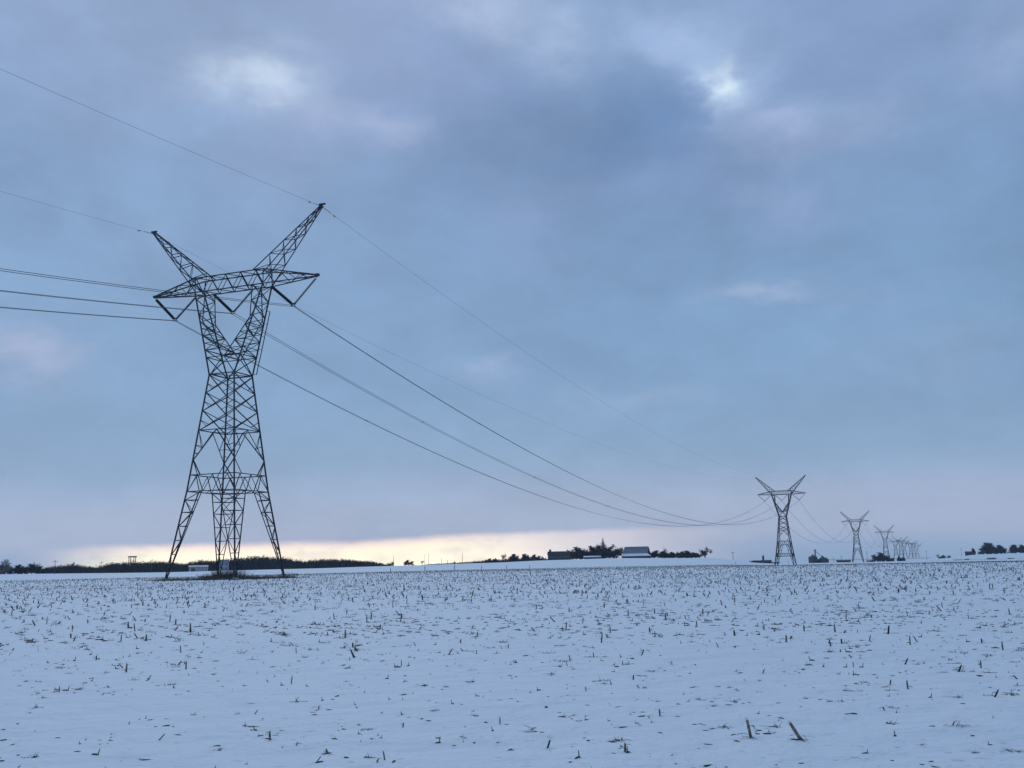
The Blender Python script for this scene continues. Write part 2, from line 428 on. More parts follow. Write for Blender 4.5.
# ---------------------------------------------------------------- wires
def span_pts(i, u, Z0, sag, n, off=(0, 0)):
    pts = []
    for q in range(n+1):
        t = q/n; k = i-1+t
        p = T0+LDIR*SPAN*k+XDIR*(u+off[0])
        zz0, zz1 = TZ[i]+Z0*TS[i], TZ[i+1]+Z0*TS[i+1]; p.z = zz0+(zz1-zz0)*t+off[1]-4*sag*t*(1-t); pts.append(p)
    return pts
ORD = ['behind the viewer and the nearest pylon', 'the nearest and the second pylon', 'the second and the third pylon', 'the third and the fourth pylon', 'the fourth and the fifth pylon']
for i in range(0, 5):
    for u, nm in ((-PH, 'left'), (0, 'middle'), (PH, 'right')):
        o = empty('conductor_bundle', span_pts(i, u, 37.82, 22, 2)[0])
        lb = f'{nm} sagging conductor pair between {ORD[i]}'
        if i == 0:
            pos = {'left': 'lowest', 'middle': 'middle', 'right': 'topmost'}[nm]
            lb = f'{pos} thick conductor pair running from the left picture edge to the nearest pylon'
        tag(o, lb, 'power line', 'conductor bundles of the power line')
        base = o.location.copy()
        tilt = {(0, 'right'): .05, (0, 'middle'): .0, (1, 'right'): -.10, (1, 'middle'): .02, (1, 'left'): -.06}.get((i, nm), 0)
        for dx_ in (-.23, .23):
            m = MB(); n = 90 if i < 2 else 40
            m.tube([p-base for p in span_pts(i, u, 37.82, 22, n, (dx_, dx_/.23*tilt))], .034 if i < 2 else .042, 5)
            m.build('wire', wire_m, o)
        if i < 2:
            sp = span_pts(i, u, 37.82, 22, 9)
            for q in range(1, 9):
                p = sp[q]-base
                p = p + LDIR*(u*.4)
                zz = 0
                m = MB()
                tt = q/9+u*.4/SPAN
                p = T0+LDIR*SPAN*(i-1+tt)+XDIR*u; zz0, zz1 = TZ[i]+37.82*TS[i], TZ[i+1]+37.82*TS[i+1]; p.z = zz0+(zz1-zz0)*tt-4*22*tt*(1-tt); p = p-base
                cs = [p+XDIR*a+Vector((0, 0, a/.23*tilt)) for a in (-.23, .23)]
                m.tube(cs, .045, 5)
                for c_ in cs: m.tube([c_-LDIR*.2, c_+LDIR*.2], .065, 5)
                m.build('spacer', steel, o)
    for s, nm in ((-1, 'left'), (1, 'right')):
        sag = {(0, -1): 12.3, (0, 1): 10.6, (1, -1): 10.5, (1, 1): 14}.get((i, s), 13)
        m = MB(); pts = span_pts(i, 14.83*s, 51.75, sag, 90 if i < 2 else 40)
        m.tube(pts, .015, 4)
        m2 = m
        if i < 2:   # dampers and armour rods beside the clamps
            e = pts[-1] if i == 0 else pts[0]; dirn = (pts[-2]-pts[-1]) if i == 0 else (pts[1]-pts[0]); dirn.normalize()
            m.tube([e, e+dirn*2.2], .04, 5); m.tube([e+dirn*3.0+V(0,0,-.1), e+dirn*3.5+V(0,0,-.1)], .06, 5)
        o = m.build('shield_wire', wire_m)
        lb = f'thin {nm} shield wire strung between the horn tips of {ORD[i]}'
        if i == 0: lb = ('upper' if s > 0 else 'fainter lower') + ' thin shield wire from the left edge to a horn of the nearest pylon'
        tag(o, lb, 'power line', 'shield wires of the power line')

# ---------------------------------------------------------------- trees
def limb(mb, tw, p, d, ln, r, depth, rnd, spread=.55, up=.25):
    n = 3; pts = [p]; rs = [r]
    for i in range(n):
        d = (d+Vector((rnd.uniform(-.16, .16), rnd.uniform(-.16, .16), rnd.uniform(-.05, .16)))).normalized()
        p = p+d*ln/n; pts.append(p); rs.append(max(.008, r*(1-.3*(i+1)/n)))
    (mb if depth < 1 else tw).tube(pts, rs, 5 if depth < 1 else 3, caps=False)
    if depth >= 4: return
    k = 4 if depth else 5
    for i in range(k):
        t = rnd.uniform(.35, 1) if i else 1
        q = pts[0].lerp(pts[-1], 0) if False else pts[min(n, int(t*n))]
        a = rnd.uniform(0, 2*math.pi)
        side = d.cross(Vector((math.cos(a), math.sin(a), .3))).normalized()
        nd = (d*(1-spread)+side*rnd.uniform(spread*.7, spread*1.5)+Vector((0, 0, up))).normalized()
        limb(mb, tw, q, nd, ln*rnd.uniform(.58, .82), rs[-1]*.68, depth+1, rnd, spread, up)
def tree_meshes(seed, h, kind='round', dense=1.0, mat=None):
    """trunk mesh and crown mesh of a leafless tree h metres tall"""
    rnd = random.Random(seed); tb, tw = MB(), MB()
    limb(tb, tw, Vector((0, 0, -.3)), Vector((0, 0, 1)), h*.30, h*.022, 0, rnd, .6 if kind == 'round' else .4, .2 if kind == 'round' else .45)
    # fit height
    mx = max(v[2] for v in tw.v); s = h/mx
    tb.v = [(x*s, y*s, z*s) for x, y, z in tb.v]; tw.v = [(x*s, y*s, z*s) for x, y, z in tw.v]
    # fine twig sprays
    pts = [Vector(v) for v in tw.v]
    n = int(2300*dense)
    for _ in range(n):
        p = rnd.choice(pts)
        if p.z < h*.06: continue
        d = Vector((rnd.gauss(0, 1), rnd.gauss(0, 1), rnd.uniform(-.2, 1.3))).normalized()
        l = rnd.uniform(.04, .09)*h; w = l*rnd.uniform(.12, .3)*(.6+.5*dense)
        q = d.cross(Vector((rnd.gauss(0, 1), rnd.gauss(0, 1), rnd.gauss(0, 1)))).normalized()*w
        tw.add([p, p+d*l+q, p+d*l*1.1, p+d*l*.8-q], [(0, 1, 2, 3)])
    return tb.mesh('trunk', bark), tw.mesh('crown', mat or twig)
def spruce_meshes(seed, h):
    rnd = random.Random(seed); tb, cr = MB(), MB()
    tb.tube([(0, 0, -.3), (0, 0, h*.98)], [h*.02, .02], 6)
    z = h*.08
    while z < h*.99:
        rr = (1-z/h)**.8*h*.34*rnd.uniform(.75, 1.1)+.1
        for k in range(11):
            a = rnd.uniform(0, 2*math.pi); l = rr*rnd.uniform(.6, 1.15); dz = -l*.28
            e = Vector((math.cos(a)*l, math.sin(a)*l, z+dz)); b = Vector((0, 0, z)); sd = Vector((-math.sin(a), math.cos(a), 0))
            for j in range(5):
                t = .2+.8*j/5; c = b.lerp(e, t); w = l*.28*(1.1-t)+.1
                cr.add([c-sd*w+V(0, 0, -w*.5), c+V(0, 0, .12*w), c+sd*w+V(0, 0, -w*.5), c+(e-b)*.26+V(0, 0, -.1)], [(0, 1, 3), (1, 2, 3)])
        z += h*.035
    return tb.mesh('trunk', bark), cr.mesh('crown', needle)
def shrub_mesh(seed, h, w, n=260, mat=None, leafw=.10):
    rnd = random.Random(seed); m = MB()
    for _ in range(n):
        a = rnd.uniform(0, 2*math.pi); rr = math.sqrt(rnd.random())*w*.4
        p = Vector((math.cos(a)*rr, math.sin(a)*rr, -.05)); tilt = rnd.uniform(0, .9)
        top = p+Vector((math.cos(a)*tilt*w*.3+rnd.gauss(0, .08*w), math.sin(a)*tilt*w*.3+rnd.gauss(0, .08*w), h*rnd.uniform(.45, 1)*(1-.35*tilt)))
        mid = p.lerp(top, .5)+Vector((rnd.gauss(0, .06*w), rnd.gauss(0, .06*w), 0))
        m.tube([p, mid, top], [h*.012, h*.009, h*.004], 3, caps=False)
        for _k in range(2):
            q = mid.lerp(top, rnd.random()); d = Vector((rnd.gauss(0, 1), rnd.gauss(0, 1), rnd.uniform(0, 1.4))).normalized()*h*rnd.uniform(.1, .25)
            s_ = d.cross(Vector((0, 0, 1)))*leafw
            m.add([q, q+d*.6+s_, q+d, q+d*.6-s_], [(0, 1, 2, 3)])
    return m.mesh('shrub', mat or twig)
TREES = {'a': tree_meshes(1, 10, 'round', .75), 'b': tree_meshes(2, 10, 'round', 1.5), 'c': tree_meshes(3, 10, 'tall', 1.2),
         'd': tree_meshes(4, 10, 'tall', .2), 'e': tree_meshes(5, 10, 'round', .14), 's': spruce_meshes(6, 10), 'p': tree_meshes(8, 10, 'round', .8, twig_l)}
def tree(kind, px, r, hpx, label, group, wide=1.0, name='bare_tree', cat='tree'):
    loc = spot(px, r); h = hpx*r/F
    if kind in 'abcp': loc.z -= h*.10; h *= 1.09
    o = empty(name, loc, random.uniform(0, 6.28)); s = h*1.12/10; o.scale = (s*wide*1.12, s*wide*1.12, s)
    tag(o, label, cat, group)
    for nm, me in zip(('trunk', 'crown'), TREES[kind]):
        c = bpy.data.objects.new(nm, me); C.objects.link(c); c.parent = o
    return o

# left edge trees and copse
tree('p', 1, 905, 12, 'pale leafless tree at the very left edge of the skyline', None, 1.2)
COP = [(5, 3, 'b'), (10, 4.5, 'e'), (13.5, 6, 'b'), (18, 6.5, 'a'), (23.5, 7.5, 'b'), (28, 8, 'b'), (32, 7, 'a'), (37.2, 10, 'e'), (41, 6, 'b'), (44.5, 4.5, 'a')]
WL = ['low scrubby tree beside the left edge tree', 'small airy tree starting the left copse', 'low rounded tree second in the left copse', 'rounded tree third in the left copse',
      'dense dark tree in the left half of the copse', 'dense dark tree on the highest hump of the left copse', 'rounded tree right of the hump of the left copse',
      'tall thin airy tree poking above the left copse', 'low dark tree under the tall airy one', 'small tree closing the left copse']
for (px, h, k), lb in zip(COP, WL): tree(k, px, 915, h, lb, 'trees of the left copse', 1.5 if k != 'e' else 1.0)

# long dark woodland on the left horizon: one mass
def woodland(name, prof, r0, r1, label, step=2.2, seed=5, rows=4):
    rnd = random.Random(seed); m = MB()
    me_b = [TREES[k][1] for k in 'abc'] + [TREES['s'][1]]
    src = []
    for k in ('a', 'b', 'c', 's'):
        me = TREES[k][1]; src.append(([v.co.copy() for v in me.vertices], [tuple(p.vertices) for p in me.polygons]))
    px = prof[0][0]
    while px < prof[-1][0]:
        r = rnd.uniform(r0, r1); h = (interp(prof, px))*r/F*rnd.uniform(.82, 1.14)
        q = spot(px+rnd.uniform(-.6, .6), r); vs, fs = src[rnd.choices((0, 1, 2, 3), (5, 6, 4, 1))[0]]
        a = rnd.uniform(0, 6.28); ca, sa = math.cos(a), math.sin(a); s = h/10; w = s*rnd.uniform(1.0, 1.5)
        keep = rnd.sample(range(len(fs)), min(len(fs), 620))
        base = len(m.v); idx = {}
        for fi in keep:
            f = []
            for vi in fs[fi]:
                if vi not in idx:
                    idx[vi] = len(m.v); c = vs[vi]; m.v.append((q.x+(c.x*ca-c.y*sa)*w, q.y+(c.x*sa+c.y*ca)*w, q.z+c.z*s))
                f.append(idx[vi])
            m.f.append(tuple(f)); m.m.append(0)
        # undergrowth
        for _ in range(26):
            p = q+Vector((rnd.gauss(0, 2.5), rnd.gauss(0, 2.5), -.2)); hh = h*rnd.uniform(.15, .5); ww = rnd.uniform(.3, .9)
            d = Vector((rnd.gauss(0, 1), rnd.gauss(0, 1), 0)).normalized()*ww
            m.add([p-d, p+d, p+d*.7+V(0, 0, hh), p-d*.5+V(0, 0, hh*1.1)], [(0, 1, 2, 3)])
        px += step/rows/ (r0/F) * .5
    o = m.build(name, twig); return tag(o, label, 'woodland', kind='stuff')
P1 = [(46, 5), (50, 6), (60, 7), (68, 8.2), (80, 7.2), (90, 6), (96, 5.5), (105, 7.5), (115, 9.5), (130, 9.3), (150, 9.4), (165, 9.6), (185, 8), (200, 10), (215, 10), (235, 11), (250, 12), (262, 12.4),
      (280, 10.6), (297, 8.6), (306, 6.8), (312, 8.2), (325, 8.5), (345, 7.8), (365, 5.8), (383, 3.4)]
woodland('distant_woodland', P1, 905, 990, 'long dark leafless woodland lying along the left horizon behind the pylon', 2.0, 5, 4)
tree('a', 75.5, 900, 9, 'pointed dark tree rising a little above the left woodland', None, .7)
tree('e', 153.5, 920, 11, 'thin airy tree top showing above the left woodland', None, .8)
for px, h, lb in ((390.5, 3.2, 'low dark bush just right of the end of the left woodland'), (387, 2, 'lowest bush at the foot of the left woodland end')):
    o = bpy.data.objects.new('bush', shrub_mesh(int(px), h, 6, 200, leafw=.4)); C.objects.link(o); o.location = spot(px, 930)
    tag(o, lb, 'bush', 'bushes right of the left woodland')
tree('e', 393.2, 930, 4.5, 'small airy tree right of the left woodland', None, 1)
tree('b', 408.5, 930, 4.8, 'small dark rounded tree standing alone on the skyline', None, 1.5)
tree('e', 422.3, 930, 4.6, 'small open-branched tree beside the tall thin poles', None, 1.1)
o = woodland('far_hedgerow', [(428, 1.2), (440, 1.3), (455, 1.6), (470, 2.2), (486, 3.2), (515, 3.4), (546, 2.8)], 900, 930, 'thin dark hedgerow climbing the skyline towards the farmstead', 1.6, 9, 2)

# farmstead trees
FG = 'trees around the farmstead'
FT = [(487, 3.5, 'b', 'low dark tree at the left end of the farmstead scrub'), (491.5, 4, 'b', 'second low tree from the left end of the farmstead scrub'), (496, 4.2, 'a', 'low tree just left of the wiry bare one'),
      (503.5, 8.5, 'e', 'wiry bare tree rising from the scrub left of the farmhouse'), (509, 5.5, 'p', 'pale rounded tree right of the wiry bare one'), (517, 6.8, 'b', 'dark domed tree in the middle of the scrub'),
      (522.5, 6.5, 'b', 'dark domed tree right beside its twin in the scrub'), (528, 5.8, 'p', 'pale bushy tree right of the two dark domes'), (535.5, 5.5, 'b', 'small dark tree between pale scrub and farmhouse'),
      (541.5, 3.6, 'p', 'low pale tree just left of the farmhouse'),
      (572, 11, 'b', 'tall dark tree at the right corner of the farmhouse'), (577, 9.5, 'c', 'dark upright tree second right of the farmhouse'), (582, 8, 'b', 'lower tree in the dip right of the farmhouse'),
      (587.5, 11.2, 'b', 'tall rounded dark tree left of the snowy shed'), (593.5, 11.5, 'p', 'pale leafless tree behind the snowy shed'), (598, 12.8, 'c', 'tall dark tree touching the spruce on its left'),
      (610, 10.5, 'p', 'pale tree right of the spruce'), (617, 11.8, 'a', 'round leafless tree against the barn end'), (613.5, 9, 'b', 'dark tree between the spruce and the round one')]
for px, h, k, lb in FT: tree(k, px, 905+random.uniform(0, 25), h, lb, FG, 1.35 if k in 'bap' else .9)
tree('s', 603.5, 897, 18.5, 'tall pointed dark spruce standing above the farmstead trees', None, .95, 'spruce_tree')
tree('e', 665, 935, 10, 'bare bending tree top showing over the windbreak right of the barn', None, .6)
WB = ['dense dark windbreak tree {}'.format(t) for t in ('touching the barn end', 'second right of the barn', 'third right of the barn', 'fourth right of the barn', 'below the bending bare tree', 'right of the bending bare tree',
      'in the left part of the long flat hedge', 'in the middle of the long flat hedge', 'on the high part of the flat hedge', 'right of the high part of the flat hedge', 'second last before the gap', 'last before the gap and the lone tree')]
for i, (px, h) in enumerate(((655, 6.5), (658.5, 7.3), (661.5, 6.5), (666, 5.8), (670, 5.8), (674, 5.6), (678, 6), (682, 6.4), (685.5, 7), (688.5, 6.2), (692, 5.4), (695.2, 4.8))):
    tree('b' if i % 3 else 'a', px, 905, h*.92, WB[i], 'windbreak trees right of the barn', 1.6)
tree('a', 705.3, 905, 9.2, 'lone airy rounded tree standing apart right of the farmstead', None, 1.1)

# right hand trees
RG = 'trees on the right skyline'
RT = [(880.5, 1300, 7.5, 'b', 'round dark tree clump right of the third pylon, left half'), (883.5, 1300, 6.5, 'b', 'round dark tree clump right of the third pylon, right half'), (878, 1310, 4.5, 'a', 'low dark tree at the left foot of the round clump'),
      (887, 1310, 4, 'b', 'low dark tree at the right foot of the round clump'),
      (898.5, 1500, 3.6, 'b', 'low dark tree under the faint far pylons'), (902.5, 1500, 3.2, 'b', 'lower dark tree beside the one under the far pylons'),
      (938.8, 2100, 4.2, 'e', 'thin bare tree standing alone between two poles'), (941, 2100, 2.2, 'b', 'leftmost of three small dark bushy trees'), (945, 2100, 2.8, 'b', 'middle of three small dark bushy trees'), (950, 2100, 2.2, 'b', 'rightmost of three small dark bushy trees'),
      (974, 1500, 5.8, 'c', 'narrow dark tree rising behind the low dark shed'), (980.5, 1500, 3, 'b', 'low round tree right of the low dark shed'),
      (987.5, 1500, 8.6, 'b', 'left part of the big dark dome of trees at right'), (992, 1500, 9.2, 'b', 'highest dark tree of the big dome at right'), (996.5, 1500, 7, 'b', 'right shoulder tree of the big dark dome'),
      (1001.5, 1500, 4.8, 'b', 'low tree in the dip right of the big dome'), (1006, 1500, 5.5, 'b', 'tree right of the dip near the right edge'), (1011.5, 1500, 6.8, 'b', 'peaked dark tree near the right edge'),
      (1016, 1500, 6.2, 'b', 'dark tree second from the right edge'), (1021.5, 1500, 6.4, 'b', 'dark tree cut by the right edge'), (1028, 1500, 6.5, 'b', 'dark tree past the right edge')]
for px, r, h, k, lb in RT: tree(k, px, r, h, lb, RG, 1.35 if k == 'b' else .9)
for px, r, h, w, lb in ((990.5, 1150, 1.9, 7, 'low dark bush in the field margin below the big tree dome'), (994, 1150, 1.5, 5, 'smaller bush right beside the one below the big tree dome'), (1011, 1150, 1.2, 6, 'low bush in the field margin near the right edge'),
                        (958, 1150, 1.0, 8, 'low bush in the field margin below the far pole'), (967, 1150, 1.3, 5, 'small bush in the field margin below the low dark shed'),
                        (870, 1240, 2.2, 7, 'low dark bush beside the third pylon'), (753.5, 1200, 2.2, 8, 'low dark bush at the left of the little silo farm'), (775, 1200, 2.2, 9, 'low dark bush just left of the second pylon base')):
    o = bpy.data.objects.new('bush', shrub_mesh(int(px), h*r/F, w*r/1150, 260, leafw=.5)); C.objects.link(o); o.location = spot(px, r)
    tag(o, lb, 'bush', 'bushes in the right field margin')

# ---------------------------------------------------------------- buildings
def local(name, px, r, turn=0.0, label=None, cat=None, group=None):
    a = bearing(px)[0]; o = empty(name, spot(px, r), -a+turn); tag(o, label, cat, group); return o   # local x = to the right, local -y faces the viewer
def gable(mb, x0, x1, y0, y1, ze, zr, t=.25, mi=0, over=.4):
    """pitched roof, ridge along x"""
    ym = (y0+y1)/2
    for ya in (y0-over, y1+over):
        z_e = ze-(zr-ze)*over/abs(ym-y0)
        vs = [(x0-over, ya, z_e), (x1+over, ya, z_e), (x1+over, ym, zr), (x0-over, ym, zr)]
        vs += [(x, y, z+t) for x, y, z in vs]
        mb.add(vs, [(0, 1, 2, 3), (7, 6, 5, 4), (0, 4, 5, 1), (1, 5, 6, 2), (2, 6, 7, 3), (3, 7, 4, 0)], mi)
def walls(mb, x0, x1, y0, y1, ze, zr=None):
    ym = (y0+y1)/2; z0 = -.6
    if zr is None: mb.box((x0, y0, z0), (x1, y1, ze)); return
    vs = [(x0, y0, z0), (x1, y0, z0), (x1, y1, z0), (x0, y1, z0), (x0, y0, ze), (x1, y0, ze), (x1, y1, ze), (x0, y1, ze), (x0, ym, zr), (x1, ym, zr)]
    mb.add(vs, [(0, 3, 2, 1), (0, 1, 5, 4), (2, 3, 7, 6), (1, 2, 6, 9, 5), (3, 0, 4, 8, 7), (4, 5, 9, 8), (6, 7, 8, 9)])
def win(parent, x, z, w, h, y, name='window', mat=glass):
    m = MB(); m.box((x-w/2, y-.05, z), (x+w/2, y+.03, z+h)); f = m.build(name, mat, parent)
    m = MB(); t = .12
    m.box((x-w/2-t, y-.08, z-t), (x+w/2+t, y-.02, z)); m.box((x-w/2-t, y-.08, z+h), (x+w/2+t, y-.02, z+h+t))
    m.box((x-w/2-t, y-.08, z), (x-w/2, y-.02, z+h)); m.box((x+w/2, y-.08, z), (x+w/2+t, y-.02, z+h))
    m.build('frame', whitewall, f)

# big barn
b = local('barn', 637, 900, R(-14), 'big old barn with long grey metal roof and snowy lean-to, right of the round tree', 'barn')
m = MB(); walls(m, -9.8, 9.8, -6, 6, 3.6, 9.0); m.build('wall', barnred, b)
m = MB(); gable(m, -9.8, 9.8, -6, 6, 3.6, 9.0); rf = m.build('roof', roofmetal, b)
m = MB(); m.box((-9.8, -.25, 9.0), (9.8, .25, 9.4)); m.build('ridge_cap', roofmetal, rf)
ln = MB(); walls(ln, -10.2, 13.6, -10.5, -6.05, 1.6); ln.build('lean_to_wall', barnred, b)
m = MB(); vs = [(-10.8, -11.2, 1.62), (14.2, -11.2, 1.62), (10.6, -6.1, 3.5), (-10.6, -6.1, 3.5)]; vs += [(x, y, z+.3) for x, y, z in vs]
m.add(vs, [(3, 2, 1, 0), (4, 5, 6, 7), (0, 1, 5, 4), (1, 2, 6, 5), (2, 3, 7, 6), (3, 0, 4, 7)]); m.build('lean_to_roof', snowroof, b)
m = MB(); m.box((-2, -10.56, -.4), (1.5, -10.52, 1.35)); dr = m.build('door', wood, b)
m = MB(); m.box((9.82, -1.5, -.4), (9.9, 1.5, 3.2)); m.build('door', wood, b)
for zz in (2.2, 5.4):
    m = MB(); m.box((9.83, -.5, zz+1.4), (9.9, .5, zz+2.3)); m.build('window', glass, b)
# farmhouse
b = local('farmhouse', 559, 905, R(6), 'long dark farmhouse with a chimney at its left end', 'house')
m = MB(); walls(m, -9, 9.2, -4, 4, 4.4, 6.9); m.build('wall', darkwall, b)
m = MB(); gable(m, -9, 9.2, -4, 4, 4.4, 6.9); rf = m.build('roof', roofdark, b)
m = MB(); m.box((-8.0, -.7, 5.6), (-6.4, .7, 8.6)); m.box((-8.15, -.85, 8.6), (-6.25, .85, 8.8)); m.build('chimney', roofdark, rf)
for x in (-6.5, -3, 1, 4.5, 7): win(b, x, 1.6, 1.1, 1.5, -4.0)
m = MB(); m.box((-1.6, -4.08, -.3), (-.5, -4.02, 2.0)); d = m.build('door', wood, b)
m = MB(); m.tube([(-.7, -4.15, 1), (-.7, -4.05, 1)], .05, 6); m.build('handle', steel, d)
# snowy low shed
b = local('shed', 592.5, 893, R(3), 'low pale shed with snow covered roof in front of the farm trees', 'shed', 'small farm buildings')
m = MB(); walls(m, -7, 6.6, -2.5, 2.5, 1.5, 2.2); m.build('wall', darkwall, b)
m = MB(); gable(m, -7, 6.6, -2.5, 2.5, 1.5, 2.2); m.build('roof', snowroof, b)
for x in (-4, 0, 4): m = MB(); m.box((x-.9, -2.58, -.3), (x+.9, -2.52, 1.2)); m.build('door', wood, b)
# white long shed and silo behind the big pylon
b = local('shed', 199, 893, R(-4), 'long low white shed in front of the woodland, behind the left pylon leg', 'shed', 'white farm buildings before the woodland')
m = MB(); walls(m, -7.2, 7, -4, 4, 3.4, 4.6); m.build('wall', whitewall, b)
m = MB(); gable(m, -7.2, 7, -4, 4, 3.4, 4.6); m.build('roof', roofmetal, b)
m = MB(); m.box((-5.5, -4.08, -.3), (-2.5, -4.02, 2.6)); m.build('door', binmetal, b)
b = local('white_house', 224, 898, R(8), 'small pale two-storey house glimpsed between the middle pylon legs', 'house')
m = MB(); walls(m, -3.3, 3.3, -3, 3, 6.4, 8.6); m.build('wall', whitewall, b)
m = MB(); gable(m, -3.3, 3.3, -3, 3, 6.4, 8.6); m.build('roof', roofmetal, b)
for x in (-1.6, 1.6):
    for z in (1.4, 4.3): win(b, x, z, .9, 1.3, -3.0)
# silo farm at 763
b = local('silo', 763.3, 1200, 0, 'thin dark silo standing up between low sheds left of the second pylon', 'silo')
m = MB(); m.tube([(0, 0, -.5), (0, 0, 7.3)], 1.15, 12); m.build('shell', binmetal, b)
m = MB(); m.tube([(0, 0, 7.3), (0, 0, 7.9), (0, 0, 8.3)], [1.2, .9, .1], 12); m.build('dome', binmetal, b)
for px, w, h, lb in ((766.5, 5, 2.8, 'low dark shed just right of the thin silo'), (757.5, 5, 2.0, 'low dark shed left of the thin silo')):
    b = local('shed', px, 1205, R(5), lb, 'shed', 'small farm buildings')
    m = MB(); walls(m, -w, w, -3, 3, h*.7, h*1.15); m.build('wall', darkwall, b)
    m = MB(); gable(m, -w, w, -3, 3, h*.7, h*1.15); m.build('roof', roofdark, b)
# grain site at 809-850
b = local('grain_bin', 813, 1250, 0, 'largest round dark grain bin with conical roof beside the elevator leg', 'grain bin', 'grain bins')
def binmesh(b, rad, h, top):
    m = MB(); pts = []; n = 12
    for i in range(n+1): pts.append(((0, 0, -.6+(h+.6)*i/n)))
    m.tube(pts, [rad*(1+.006*(i % 2)) for i in range(n+1)], 20); m.build('wall', binmetal, b)
    m = MB(); m.tube([(0, 0, h), (0, 0, h+.15), (0, 0, top), (0, 0, top+.5)], [rad*1.03, rad, .6, .5], 20); m.build('roof', binmetal, b)
    m = MB(); m.box((-.5, -rad-.1, 0), (.5, -rad+.05, 2)); m.build('door', steel, b)
binmesh(b, 4.9, 6.6, 9.0)
b = local('elevator_leg', 815.6, 1243, 0, 'tall narrow grain elevator leg rising over the largest bin', 'elevator')
m = MB()
for sx in (-1, 1):
    for sy in (-1, 1): m.bar((sx*.6, sy*.6, -.5), (sx*.6, sy*.6, 12.6), .3)
for i in range(8):
    z = i*1.55
    for sx in (-1, 1): m.bar((sx*.6, -.6, z), (sx*.6, .6, z+1.55), .15); m.bar((-.6*sx, sx*.6, z), (.6*sx, sx*.6, z+1.55), .15)
m.build('frame', steel, b)
m = MB(); m.box((-.35, -.35, 0), (.35, .35, 13)); m.build('casing', binmetal, b)
m = MB(); m.box((-1.0, -.8, 13), (1.0, .8, 14.6)); m.build('head', binmetal, b)
m = MB(); m.tube([(0.6, 0, 12.8), (6.8, 1.5, 7.2)], .25, 6); m.build('spout', binmetal, b)
for px, rad, h, tp, lb in ((822.6, 3.6, 4.8, 7.4, 'second grain bin, right of the elevator leg'), (826.2, 2.8, 3.6, 5.4, 'smallest grain bin at the right of the group')):
    b = local('grain_bin', px, 1252, 0, lb, 'grain bin', 'grain bins'); binmesh(b, rad, h, tp)
b = local('shed', 818.5, 1258, 0, 'low dark shed linking the grain bins', 'shed', 'small farm buildings')
m = MB(); walls(m, -5, 9, -3, 3, 2.6, 4.0); m.build('wall', darkwall, b); m = MB(); gable(m, -5, 9, -3, 3, 2.6, 4.0); m.build('roof', roofdark, b)
b = local('long_barn', 843.5, 1320, R(2), 'long low flat shed right of the grain bins', 'shed')
m = MB(); walls(m, -7.8, 7.8, -4, 4, 1.4, 2.4); m.build('wall', darkwall, b); m = MB(); gable(m, -7.8, 7.8, -4, 4, 1.4, 2.4); m.build('roof', roofdark, b)
b = local('shed', 970.5, 1500, R(4), 'low dark shed left of the big tree dome on the right skyline', 'shed', 'small farm buildings')
m = MB(); walls(m, -5.5, 6.5, -4, 4, 3, 4.6); m.build('wall', darkwall, b); m = MB(); gable(m, -5.5, 6.5, -4, 4, 3, 4.6); m.build('roof', roofdark, b)
b = local('shed', 890.5, 1330, R(4), 'low dark shed at the foot of the fourth pylon', 'shed', 'small farm buildings')
m = MB(); walls(m, -4, 4, -4, 4, 2.4, 3.6); m.build('wall', darkwall, b); m = MB(); gable(m, -4, 4, -4, 4, 2.4, 3.6); m.build('roof', roofdark, b)
# platform tower on the left
b = local('lookout_tower', 132.3, 915, R(20), 'open four-legged lookout tower with flat roof standing above the left woodland', 'tower')
hh = 15.2*915/F
for sx, sy in ((1, 1), (-1, 1), (-1, -1), (1, -1)):
    m = MB(); m.bar((sx*2.4, sy*2.4, -.5), (sx*1.9, sy*1.9, hh-.9), .45); m.build('leg', wood, b)
m = MB(); m.box((-2.7, -2.7, hh-.9), (2.7, 2.7, hh)); m.build('roof', wood, b)
m = MB()
for z in (hh*.5, hh*.72):
    for q in range(4):
        c = [(2, 2), (-2, 2), (-2, -2), (2, -2)]; m.bar((*c[q], z), (*c[(q+1) % 4], z), .2)
m.build('brace_ring', wood, b)

